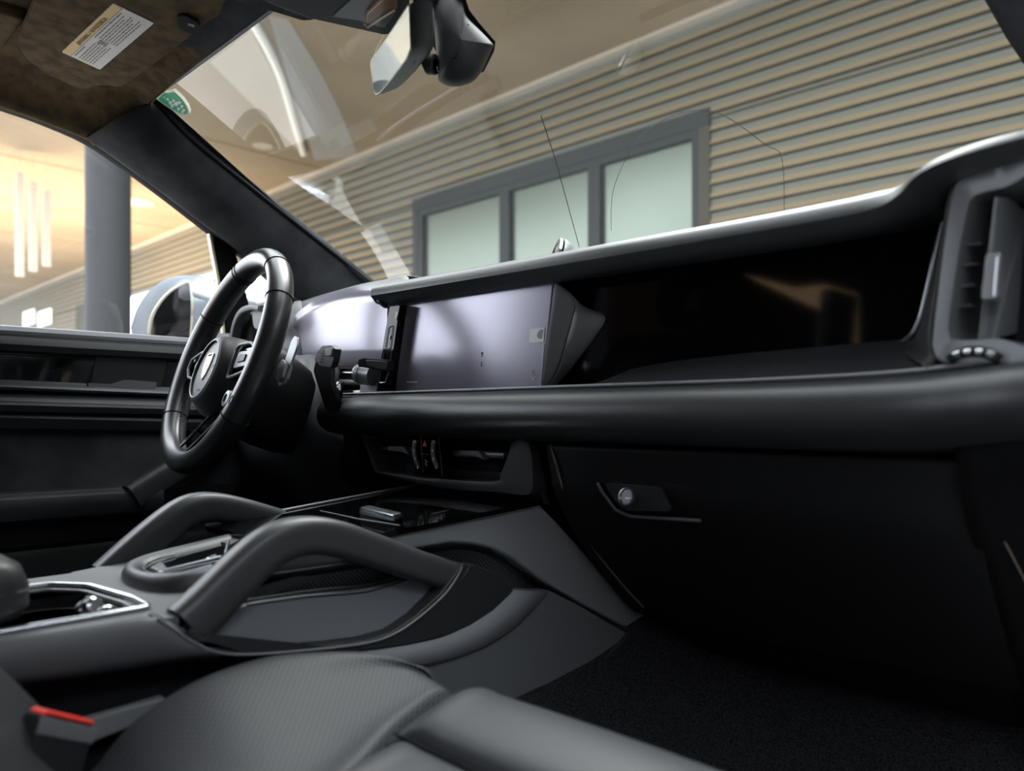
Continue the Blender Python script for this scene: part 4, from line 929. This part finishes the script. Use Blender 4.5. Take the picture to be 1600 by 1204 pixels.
# ------------------------------------------------------------------ centre console
cons = thing('centre_console', 'dark grey centre console with mesh sided storage and a gloss top panel', 'console', (0, .45, -.52))
XS = .130
X = lambda x, y, xx=XS: at(x, y, x=xx)
# core
core = [Vector((0, y, z)) for y, z in ((-.35, -.262), (.264, -.262), (.272, -.180), (.46, -.165), (.52, -.133), (.74, -.113), (.90, -.28), (.90, -.36), (.62, -.40), (.3, -.36), (.15, -.30), (-.35, -.30))]
prism('core', [p+Vector((-.098, 0, 0)) for p in core], (.168, 0, 0), PLASTIC_D, cons, bev=.004)
# top skin round the cup holder well, rising forward
cy0, cy1, cxa, cxb = -.02, .250, -.062, .082
ztop = -.166
bm = bmesh.new()
for lo, hi in (((-.120, -.35), (cxa, .262)), ((cxb, -.35), (.134, .262)), ((cxa, cy1), (cxb, .262)), ((cxa, -.35), (cxb, cy0))):
    add_box(bm, (lo[0], lo[1], ztop-.010), (hi[0], hi[1], ztop))
bmesh.ops.remove_doubles(bm, verts=bm.verts, dist=1e-5)
emit('top_deck', bm, mat('grey top deck', (.10, .102, .104), .5), cons, smooth=False)
prism('deck_ramp', [Vector((-.125, .255, ztop)), Vector((.120, .255, ztop)), Vector((.085, .45, -.155)), Vector((-.12, .45, -.150))], (0, 0, -.01), mat('grey top deck ramp', (.09, .092, .094), .5), cons)
# side skin at the rear
sd = [[at(x, y1_, x=.134), at(x, y1_+5, x=.1405), at(x, (y1_+y2_)/2+4, x=.146), at(x, y2_, x=.144), at(x, y2_+6, x=.134)] for x, y1_, y2_ in ((-160, 1040, 1090), (-60, 1013, 1073), (0, 1000, 1065), (80, 989, 1054), (160, 977, 1042), (240, 966, 1030), (300, 990, 1023), (345, 1012, 1023))]
patch('rear_side', sd, mat('charcoal side leatherette', (.06, .062, .067), .5, spec=.4), cons, 3, 3, solid=.003)
prism('rear_skirt', [X(-200, 1060, .12), X(60, 1050, .12), X(345, 1010, .12), X(420, 1010, .12), X(420, 1130, .12), X(300, 1290, .12), X(-200, 1400, .12)], (-.02, 0, 0), MATT, cons)
prism('seat_rail_cover', [X(120, 1128, .135), X(258, 1089, .135), X(262, 1100, .135), X(215, 1132, .135), X(120, 1170, .135)], (-.01, 0, 0), PLASTIC, cons, bev=.002)
# cup holder well
wl_ = mat('well grey', (.05, .05, .053), .5)
well = box('cup_well_floor', (cxa-.003, cy0, ztop-.085), (cxb+.003, cy1+.004, ztop-.078), PLASTIC_D, cons)
bm = bmesh.new()
for lo, hi in (((cxa-.004, cy0), (cxa, cy1)), ((cxb, cy0), (cxb+.004, cy1)), ((cxa, cy1), (cxb, cy1+.004)), ((cxa, cy0-.004), (cxb, cy0))): add_box(bm, (lo[0], lo[1], ztop-.085), (hi[0], hi[1], ztop-.004))
emit('cup_well_wall', bm, PLASTIC_D, cons, smooth=False)
rp_ = rounded([Vector((cxa-.004, cy0-.02, ztop+.001)), Vector((cxb+.008, cy0-.02, ztop+.001)), Vector((cxb+.012, cy1+.004, ztop+.001)), Vector((.05, cy1+.006, ztop+.001)), Vector((-.03, cy1-.004, ztop+.001)), Vector((cxa-.004, cy1-.03, ztop+.001))], .18, 4)
tube('well_rim', [p+Vector((0, 0, .001)) for p in rp_], .0028, CHROME, cons, 8, closed=True)
cg = sum(rp_, Vector())/len(rp_)
tube('well_rim', [cg+(p-cg)*.93+Vector((0, 0, -.003)) for p in rp_], .0022, BEZEL, cons, 8, closed=True)
# inner shelf of the well with its cut-outs
prism('well_shelf', [Vector((.010, .225, ztop-.006)), Vector((cxb, .20, ztop-.006)), Vector((cxb, cy1, ztop-.006)), Vector((-.02, cy1, ztop-.006)), Vector((-.03, .240, ztop-.006))], (0, 0, -.006), BEZEL, cons, bev=.001)
lathe('cup_ring', [(.043, 0), (.045, -.002), (.044, -.06), (.041, -.06), (.041, 0)], Vector((.0, .197, ztop-.016)), (0, 0, 1), mat('cup liner', (.03, .03, .032), .35), cons, 48)
c1_ = at(152, 948, x=.045); 
lathe('cup_clamp', [(.006, 0), (.0085, .001), (.0085, .006), (.007, .008), (.0085, .010), (.0085, .016), (.006, .018)], c1_+Vector((-.012, -.008, -.004)), Vector((.8, .35, .35)), CHROME, cons, 10, 30)
lathe('cup_clamp', [(.006, 0), (.008, .001), (.006, .003), (.008, .005), (.006, .007), (.008, .009), (.006, .011)], at(172, 955, x=.05)+Vector((-.004, -.004, -.004)), Vector((.8, .35, .3)), CHROME, cons, 24, 30)
tube('clamp_frame', [at(128, 952, x=.03), at(135, 932, x=.03), at(142, 932, x=.03), at(137, 950, x=.03)], .0012, BEZEL, cons, 6, closed=True)
prism('socket', rounded([at(176, 966, z=ztop-.004), at(190, 953, z=ztop-.004), at(210, 952, z=ztop-.004), at(222, 958, z=ztop-.004), at(214, 966, z=ztop-.004)], .3, 3), (0, 0, -.001), MATT, cons)
# gloss top panel at the front
zf = lambda y: -.124+(y-.5)*.085
def cz(px, py, lift=0.0):
    q_ = at(px, py, z=-.12)
    for _ in range(8): q_ = at(px, py, z=zf(q_.y)+lift)
    return q_
tp_ = [Vector((-.125, .40, zf(.40))), Vector((.092, .40, zf(.40))), cz(600, 832), cz(836, 783), Vector((.12, .78, zf(.78))), Vector((-.125, .78, zf(.78)))]
prism('gloss_top_panel', tp_, (0, 0, -.006), GLOSS, cons)
tube('panel_edge', [Vector((-.127, .40, zf(.40)+.001)), Vector((-.127, .72, zf(.72)+.001))], .0022, BEZEL, cons, 8)
tube('panel_joint', [cz(500, 797, .0004), cz(560, 810, .0004), cz(624, 820, .0004)], .0004, BEZEL, cons, 6)
tube('chrome_dash', [cz(675, 803, .001), cz(701, 797, .001)], .0009, CHROME, cons, 6)
tgl = prism('chrome_toggle', [cz(560, 799, 0), cz(616, 813, 0), cz(617, 812, .006), cz(612, 804, .012), cz(563, 792, .012), cz(559, 796, .006)], (-.004, .016, .001), CHROME, cons, bev=.0015)
prism('toggle_foot', [cz(560, 802, .001), cz(616, 814.5, .001), cz(621, 811, .001), cz(618, 806, .001), cz(564, 794, .001)], (0, .002, -.001), CHROME, cons)
# side panels: cheek, mesh, storage tray, lower panel
chk = [X(560, 838, .104), X(600, 832, .104), X(660, 819, .108), X(835, 783, .124), X(842, 786, .126), X(868, 812, .130), X(905, 852, .136), X(950, 905, .144), X(1012, 960, .156), X(986, 984, .152), X(955, 968, .150), X(905, 940, .146), X(850, 908, .140), X(800, 872, .134), X(770, 857, .130), X(740, 850, .126), X(705, 848, .120), X(660, 855, .112), X(610, 868, .106), X(540, 880, .104)]
prism('side_cheek', chk, (-.05, 0, -.004), PLASTIC, cons, bev=.004, seg=4)
def band(name, a, b, m, inset=.0, **k): patch(name, [[p, q_] for p, q_ in zip(a, b)], m, cons, 3, 1, **k)
e1 = [X(400, 900, .105), X(540, 880, .103), X(610, 868, .104), X(660, 855, .108), X(705, 848, .115), X(740, 850, .121), X(770, 857, .125), X(800, 872, .129), X(850, 908, .136), X(905, 940, .142), X(955, 968, .147)]
e2 = [X(400, 910, .092), X(540, 890, .092), X(610, 878, .092), X(665, 864, .094), X(708, 857, .10), X(738, 859, .104), X(765, 867, .108), X(795, 882, .112), X(845, 920, .118), X(898, 952, .124), X(950, 980, .130)]
band('mesh_lip', e1, e2, PLASTIC_D, solid=.002)
prism('speaker_mesh', [X(370, 945, .086), X(372, 920, .086), X(420, 903, .086), X(540, 878, .086), X(640, 862, .086), X(700, 846, .088), X(745, 850, .092), X(800, 878, .100), X(900, 940, .110), X(930, 975, .112), X(800, 990, .106), X(560, 985, .092), X(380, 970, .088)], (-.01, 0, 0), MESHM, cons)
prism('inner_wall', [X(380, 935, .096), X(400, 880, .096), X(440, 850, .096), X(480, 832, .096), X(560, 834, .096), X(620, 856, .096), X(605, 868, .096), X(540, 879, .096), X(420, 905, .096)], (-.012, 0, 0), PLASTIC, cons, bev=.002)
tray = [X(340, 955, .118), X(400, 940, .118), X(470, 930, .118), X(560, 922, .118), X(600, 914, .118), X(640, 902, .118), X(700, 892, .120), X(710, 893, .120), X(690, 920, .124), X(650, 958, .128), X(600, 984, .130), X(560, 996, .130), X(500, 1004, .130), X(400, 1012, .130), X(345, 1015, .130), X(315, 1004, .130), X(295, 990, .128), X(290, 975, .122)]
prism('storage_tray_side', tray, (-.03, 0, 0), mat('slate tray side', (.11, .115, .123), .5, spec=.4), cons, bev=.003)
tube('tray_seam', catmull([X(385, 945, .1195), X(480, 932, .1195), X(560, 926, .1195), X(600, 917, .1195), X(640, 904, .1205)], 4), .0007, MATT, cons, 5)
tube('tray_upper_edge', catmull([X(372, 941, .112), X(470, 926, .112), X(570, 914, .112), X(630, 898, .112), X(690, 888, .116)], 4), .0022, PLASTIC_D, cons, 8)
flare = [X(722, 880, .142), X(745, 882, .142), X(775, 897, .143), X(803, 919, .144), X(796, 930, .145), X(770, 955, .146), X(735, 978, .147), X(690, 996, .147), X(640, 1008, .147), X(560, 1018, .147), X(470, 1025, .147), X(380, 1026, .147), X(330, 1020, .147), X(300, 1005, .146), X(262, 980, .142), X(244, 966, .140), X(252, 962, .138), X(275, 980, .142), X(305, 1000, .145), X(340, 1016, .146), X(400, 1018, .146), X(500, 1010, .146), X(570, 1001, .146), X(612, 987, .145), X(650, 962, .144), X(690, 925, .143), X(712, 895, .142)]
prism('flared_trim', flare, (-.022, 0, 0), PLASTIC_D, cons, bev=.003)
tube('trim_edge_line', catmull([X(246, 966, .1405), X(275, 985, .1435), X(305, 1005, .1465), X(345, 1020, .1475), X(400, 1022, .1475), X(500, 1014, .1475), X(575, 1004, .1475), X(616, 990, .1465), X(654, 965, .1455), X(695, 928, .1445), X(716, 898, .1435), X(722, 884, .143)], 4), .0013, BEZEL, cons, 8)
low = [X(800, 922, .140), X(858, 922, .144), X(905, 945, .148), X(978, 988, .156), X(976, 996, .156), X(950, 1022, .156), X(910, 1058, .154), X(862, 1090, .152), X(820, 1120, .150), X(700, 1130, .148), X(480, 1120, .146), X(470, 1024, .144), X(560, 1018, .144), X(640, 1008, .144), X(700, 993, .144), X(760, 962, .143)]
prism('lower_side_panel', low, (-.02, 0, 0), mat('dark slate panel', (.085, .088, .094), .55, spec=.35), cons, bev=.002)
f1 = [X(480, 1022, .146), X(560, 1018, .146), X(640, 1007, .146), X(700, 992, .146), X(750, 966, .145), X(785, 938, .143), X(803, 921, .142)]
f2 = [X(560, 1050, .151), X(620, 1043, .151), X(690, 1032, .151), X(750, 1012, .151), X(800, 982, .150), X(835, 948, .149), X(857, 923, .147)]
band('upper_facet', f1, f2, mat('slate facet', (.14, .145, .152), .5, spec=.4), solid=.002)
tube('lower_panel_edge', catmull([X(982, 990, .157), X(955, 1018, .157), X(915, 1053, .156), X(866, 1088, .154)], 4), .0035, PLASTIC_D, cons, 8)
# front-left bit of the console rear of the vent unit
prism('console_nose', [Vector((-.13, .70, -.075)), Vector((.13, .70, -.075)), Vector((.128, .72, -.112)), Vector((-.13, .72, -.112))], (0, .05, 0), PLASTIC_D, cons)
# ------------------------------------------------------------------ storage pod with leather rim
t = thing('console_tray', 'leather rimmed oval tray with chrome clips rising between the two grab handles', 'tray', (0, .36, -.178))
def pod(xh, y0, y1, z0, z1, lift=0.0):
    pts = []
    for k in range(13):
        a = math.pi*k/12
        pts.append((xh*math.cos(a), y0+.045*(1-math.sin(a)**.8)))
    out_ = [Vector((x, y, 0)) for x, y in pts] + [Vector((-xh*.98, y1, 0)), Vector((xh*.98, y1, 0))]
    for p in out_: p.z = z0+(z1-z0)*(p.y-y0)/(y1-y0)+lift
    return out_
ox = Vector((-.006, 0, 0))
def prg(xh, ins, l): return [p+ox for p in pod(xh-ins, .272+ins, .455, -.150, -.128, l)]
rows = [prg(.066, .010, -.034), prg(.070, .002, -.032), prg(.073, 0, -.022), prg(.073, 0, -.010), prg(.071, .003, -.003), prg(.067, .007, .0), prg(.062, .012, -.002), prg(.060, .014, -.006)]
bm = bmesh.new(); fill_grid(bm, rows, False, True); emit('leather_rim', bm, LEATHER, t, ang=70)
prism('gloss_floor', [p+ox for p in pod(.061, .285, .455, -.156, -.133, 0)], (0, 0, -.006), GLOSS, t)
tube('inner_chrome_line', prg(.060, .016, -.003)[0:13], .0011, CHROME_D, t, 6)
zt2 = lambda y, l=0: -.150+(.022)*(y-.272)/.183+l
def tpz(px, py, l=-.003):
    q_ = at(px, py, z=-.145)
    for _ in range(8): q_ = at(px, py, z=zt2(q_.y, l))
    return q_
prism('chrome_clip', [tpz(236, 885), tpz(252, 876), tpz(262, 887), tpz(250, 893)], (0, 0, -.003), CHROME, t, bev=.0006)
prism('chrome_clip', [tpz(322, 871), tpz(336, 864), tpz(344, 870), tpz(336, 873)], (0, 0, -.003), CHROME, t, bev=.0006)
tube('clip_bar', [tpz(254, 892), tpz(345, 870)], .0018, CHROME_D, t, 8)
tube('clip_bar', [tpz(250, 896, -.004), tpz(342, 876, -.004)], .0010, CHROME_D, t, 8)
tube('clip_post', [tpz(352, 866, .001), tpz(357, 845, .004)], .0016, CHROME, t, 8)
prism('tray_plate', [tpz(345, 846, -.004), tpz(404, 822, -.004), tpz(408, 826, -.004), tpz(360, 850, -.004)], (0, 0, -.003), wl_, t)
# ------------------------------------------------------------------ grab handles
def handle(name, lab, x, cpts, sc=1.0, dirn=1):
    t = thing(name, lab, 'grab handle', tuple(at(*cpts[0], x=x)), 'grab handles of the centre console')
    pts = catmull([at(a, b, x=x) for a, b in cpts], 5)
    n = len(pts)
    sec = rrect(.034, .038, .013, 4)
    scl = [(1.0, 1.08 - .22*i/(n-1)) for i in range(n)]
    sweep('leather_bar', pts, sec, LEATHER_H, t, up=(0, -.6, 1), scl=scl, ang=60)
    return t
LEATHER_H = bump(mat('handle leather', (.04, .0415, .044), .42, spec=.5), 1200, .2, 'VORONOI', .0003)
hn = handle('grab_handle', 'near passenger side grab handle, dark grey leather arch on the console', .124, [(290, 978), (330, 940), (372, 897), (412, 861), (446, 842), (482, 836), (520, 840), (570, 855), (640, 880), (705, 900)])
sweep('handle_foot', [at(278, 985, x=.128), at(300, 1000, x=.128), at(314, 1004, x=.128)], rrect(.034, .012, .004, 3), PLASTIC_D, hn)
sweep('handle_collar', catmull([at(725, 884, x=.131), at(712, 902, x=.131), at(690, 925, x=.131)], 4), rrect(.024, .006, .0025, 3), PLASTIC_D, hn, up=(0, 1, .6))
hf = handle('grab_handle', 'far driver side grab handle, dark grey leather arch beside the driver seat', -.135, [(168, 903), (205, 868), (246, 832), (280, 806), (306, 794), (335, 792), (370, 798), (410, 808), (460, 822)])
sweep('handle_foot', [at(150, 902, x=-.132), at(205, 905, x=-.132)], rrect(.03, .012, .004, 3), PLASTIC_D, hf)
# ------------------------------------------------------------------ centre armrest
t = cons
rows = []
for s, z in ((.80, -.164), (.96, -.161), (1.0, -.152), (1.0, -.134), (.97, -.120), (.90, -.113), (.6, -.109), (.05, -.108)):
    rows.append([Vector((p.x*s, .0+(p.y)*s, z)) for p in rounded([Vector((-.085, -.35, 0)), Vector((.085, -.35, 0)), Vector((.085, .172, 0)), Vector((-.085, .172, 0))], -.03, 4)])
bm = bmesh.new(); fill_grid(bm, rows, False, True); arm_lid = emit('armrest_lid', bm, LEATHER, t, ang=70)
prism('armrest_base', [Vector((-.06, -.33, ztop)), Vector((.06, -.33, ztop)), Vector((.06, .11, ztop)), Vector((-.06, .11, ztop))], (0, 0, .004), PLASTIC_D, t)
tube('lid_seam', catmull([Vector((.0855, .10, -.140)), Vector((.082, .155, -.138)), Vector((.055, .1725, -.139)), Vector((-.055, .1725, -.139))], 4), .0008, PLASTIC, arm_lid, 5)
# ------------------------------------------------------------------ seats
def seat(name, lab, mx, dx, dy, dz_):
    def T(v): return Vector((mx*(v[0])+dx, v[1]+dy, v[2]+dz_))
    t = thing(name, lab, 'car seat', tuple(T((.38, .0, -.50))))
    def bag(nm, cols, m, **k):
        patch(nm, [[T(p) for p in c] for c in cols], m, t, 4, 4, solid=.004, offs=-1, **k)
    # perforated inner pad with its bolster crest; columns run from the console side to the seam
    cols = []
    for y, xl_, xr, zc, zs_, zo in ((-.10, .156, .385, -.31, -.28, -.34), (.00, .156, .375, -.31, -.28, -.34), (.10, .156, .360, -.300, -.275, -.33), (.15, .156, .354, -.284, -.268, -.32), (.185, .156, .350, -.254, -.262, -.30), (.212, .158, .345, -.228, -.258, -.29), (.255, .160, .338, -.209, -.252, -.275), (.31, .160, .318, -.203, -.245, -.265), (.355, .170, .300, -.205, -.236, -.265), (.395, .190, .290, -.209, -.230, -.27), (.415, .213, .288, -.215, -.228, -.28), (.426, .228, .290, -.224, -.232, -.285), (.431, .235, .292, -.245, -.247, -.30), (.433, .238, .292, -.285, -.285, -.32)):
        w_ = xr-xl_
        cols.append([(xl_-.004, y, zo), (xl_, y, (zo+zc)/2), (xl_+.012, y, zc-.004), (xl_+.030+.0*w_, y, zc), (xl_+.45*w_, y, zc*.55+zs_*.45), (xl_+.8*w_, y, zs_+.001), (xr-.004, y, zs_-.002), (xr+.004, y, zs_-.014)])
    bag('inner_bolster', cols, PERF)
    # thigh support: front piece in finely perforated leather
    rows_ = []
    for u in [i/14 for i in range(15)]:
        x = .278+(.66-.278)*u
        e = min(1, min(u, 1-u)/.09); e = math.sqrt(1-(1-e)**2)
        lift = .020*(e-1)
        yb = .352-.02*0
        r_ = []
        for y, z in ((yb, -.250), (yb+.002, -.236), (yb+.010, -.227), (.39, -.2195), (.415, -.2185), (.432, -.2255), (.444, -.244), (.448, -.272), (.446, -.33)):
            r_.append((x-(.018*(.44-y)/.09 if u < .5 else 0)*0 + (y-.36)*-.12*(1-u) + .024*(1-u), y-.012*(1-e), z+lift+.004*math.sin(math.pi*u)))
        rows_.append(r_)
    bag('thigh_support', rows_, PERF2)
    rows_ = []
    for u in [i/14 for i in range(15)]:
        e = min(1, min(u, 1-u)/.10); e = math.sqrt(max(0, 1-(1-e)**2))
        r_ = []
        for y, z, k in ((.349, -.254, 0), (.346, -.242, 0), (.336, -.236, 0), (.26, -.236, 0), (.14, -.240, 0), (.02, -.250, 0), (-.10, -.262, 0)):
            x0 = .298+(.35-y)*.25
            r_.append((x0+(.655-x0)*u, y, z+.024*(e-1)+.0))
        rows_.append(r_)
    bag('seat_cushion', rows_, LEATHER_S)
    tube('cushion_piping', [T((x, .350, -.2385)) for x in [.31+.03*i for i in range(11)]], .0012, MATT, t, 5)
    prismpts = [(.17, -.12, -.27), (.64, -.12, -.27), (.64, .39, -.285), (.24, .39, -.285), (.175, .33, -.28)]
    prism('seat_base', [T(p) for p in prismpts], (0, 0, -.15), MATT, t)
    prism('base_trim', [T(p) for p in ((.152, -.12, -.27), (.165, .34, -.27), (.165, .34, -.42), (.152, -.12, -.42))], (mx*.008, 0, 0), PLASTIC_D, t, bev=.002)
    # backrest
    cols = []
    for u in [i/12 for i in range(13)]:
        x = .155+(.64-.155)*u; b = abs(2*u-1)**4
        r_ = []
        for z in (-.30, -.22, -.12, .0, .12, .22, .27):
            w2 = 1-.10*max(0, (z-.05)/.22)
            y = .015+(.055)*b-(z+.25)*.62-.03*(b if z > .1 else 0)
            r_.append((.3975+(x-.3975)*w2, y-(.035 if z > .25 else 0), z))
        cols.append(r_)
    cols = [[(p[0]+.004, p[1]-.09, p[2]) for p in cols[0]]]+cols+[[(p[0]-.004, p[1]-.09, p[2]) for p in cols[-1]]]
    bag('backrest', cols, LEATHER_S)
    bk = [T(p) for p in ((.17, -.10, -.30), (.63, -.10, -.30), (.60, -.44, .25), (.20, -.44, .25))]
    prism('backrest_shell', bk, (0, -.05, 0), PLASTIC_D, t, bev=.01)
    rows_ = []
    for s, h in ((.5, -.045), (.9, -.035), (1, -.01), (1, .02), (.9, .035), (.5, .045)):
        rows_.append([T((.3975+p.x*s, -.38+h, .355+p.y*s)) for p in rounded([Vector((-.13, -.07, 0)), Vector((.13, -.07, 0)), Vector((.12, .09, 0)), Vector((-.12, .09, 0))], .4, 4)])
    bm = bmesh.new(); fill_grid(bm, rows_, False, True)
    emit('headrest', bm, LEATHER_S, t, ang=60)
    return t
LEATHER_S = bump(mat('seat leather', (.035, .0365, .039), .4, spec=.5), 1000, .25, 'VORONOI', .0004)
seat('passenger_seat', 'black leather passenger seat with perforated bolster in the foreground', 1, 0, 0, 0)
seat('driver_seat', 'driver seat seen as a perforated bolster edge beyond the cup holder', -1, -.02, -.12, -.022)
sp_ = bpy.data.objects['passenger_seat']
prof_ = [(-120, 985), (-60, 1015), (0, 1058), (34, 1090), (66, 1125), (90, 1165), (122, 1222), (155, 1285)]
patch('backrest_bolster', [[at(x+6, y-2, x=.150)+Vector((0, .0, -.03)), at(x, y, x=.160), at(x-14, y+12, x=.182), at(x-50, y+48, x=.215), at(x-110, y+100, x=.26)] for x, y in prof_], LEATHER_S, sp_, 3, 4, solid=.004, offs=-1)
# ------------------------------------------------------------------ belt buckle
t = thing('seat_belt_buckle', 'black seat belt buckle with a red release button between seat and console', 'buckle', tuple(at(110, 1204, x=.165)))
B0 = at(67, 1108, x=.168); B1 = at(154, 1128, x=.168)
B0 = at(68, 1106, t=.50); B1 = at(154, 1126, t=.545)
dirb = (B1-B0); dn = Vector((.0, -.25, -1)).normalized(); sd_ = dirb.normalized().cross(dn).normalized()*.016
if sd_.x < 0: sd_ = -sd_
prism('body', [B0+dn*.004, B1+dn*.004, B1+dn*.17-dirb*.15, B0+dn*.17+dirb*.05], -sd_, PLASTIC_D, t, bev=.003)
prism('front_lip', [B0+dn*.005+sd_*.02, B1+dn*.005+sd_*.02, B1+dn*.016+sd_*.02, B0+dn*.016+sd_*.02], -sd_*.1, PLASTIC, t, bev=.001)
prism('release_button', [B0+dirb*.02+dn*.004, B1-dirb*.02+dn*.004, B1-dirb*.08+dn*.0005, B0+dirb*.08+dn*.0005], -sd_*.8, RED, t, bev=.0012)
# ------------------------------------------------------------------ carpet, firewall, sills: the shell of the cabin
fl = [[Vector((x, y, z)) for x, z in ((-.80, -.47), (-.30, -.50), (-.17, -.46), (-.13, -.36), (-.09, -.27), (.085, -.27), (.128, -.31), (.20, -.44), (.36, -.49), (.82, -.50))] for y in (-2.5, .0, .40)]
for y, dzz in ((.70, .0), (.90, .05), (1.05, .17), (1.15, .32)):
    fl.append([Vector((x, y, min(z+dzz, -.05))) for x, z in ((-.80, -.47), (-.30, -.50), (-.17, -.46), (-.13, -.36), (-.09, -.27), (.085, -.27), (.130, -.30), (.22, -.42), (.36, -.49), (.82, -.50))])
o = patch('floor', fl, CARPET, None, 3, 3, solid=.006); tag(o, kind='structure')
fm = mat('mat edge', (.02, .02, .022), .8)
t = thing('floor_mat', 'black passenger floor mat, its edge a faint line on the carpet at lower right', 'floor mat', (.45, .6, -.49))
box('mat_body', (.345, .30, -.488), (.74, .72, -.480), CARPET, t, bev=.003)
tube('edge_binding', [Vector((.345, y, -.481)) for y in (.30, .72)], .003, fm, t, 6)
o = box('wall_front_firewall', (-.80, 1.14, -.50), (.82, 1.20, .14), MATT); tag(o, kind='structure')
o = box('wall_cabin_rear', (-.80, -2.6, -.50), (.80, -2.55, .10), MATT); tag(o, kind='structure')
o = box('wall_right_sill', (.70, .80, -.50), (.82, 1.14, .10), MATT); tag(o, kind='structure')
o = box('trim_bonnet', (-.85, 1.25, -.30), (.85, 2.3, .02), SILVERP, bev=.03); tag(o, kind='structure')
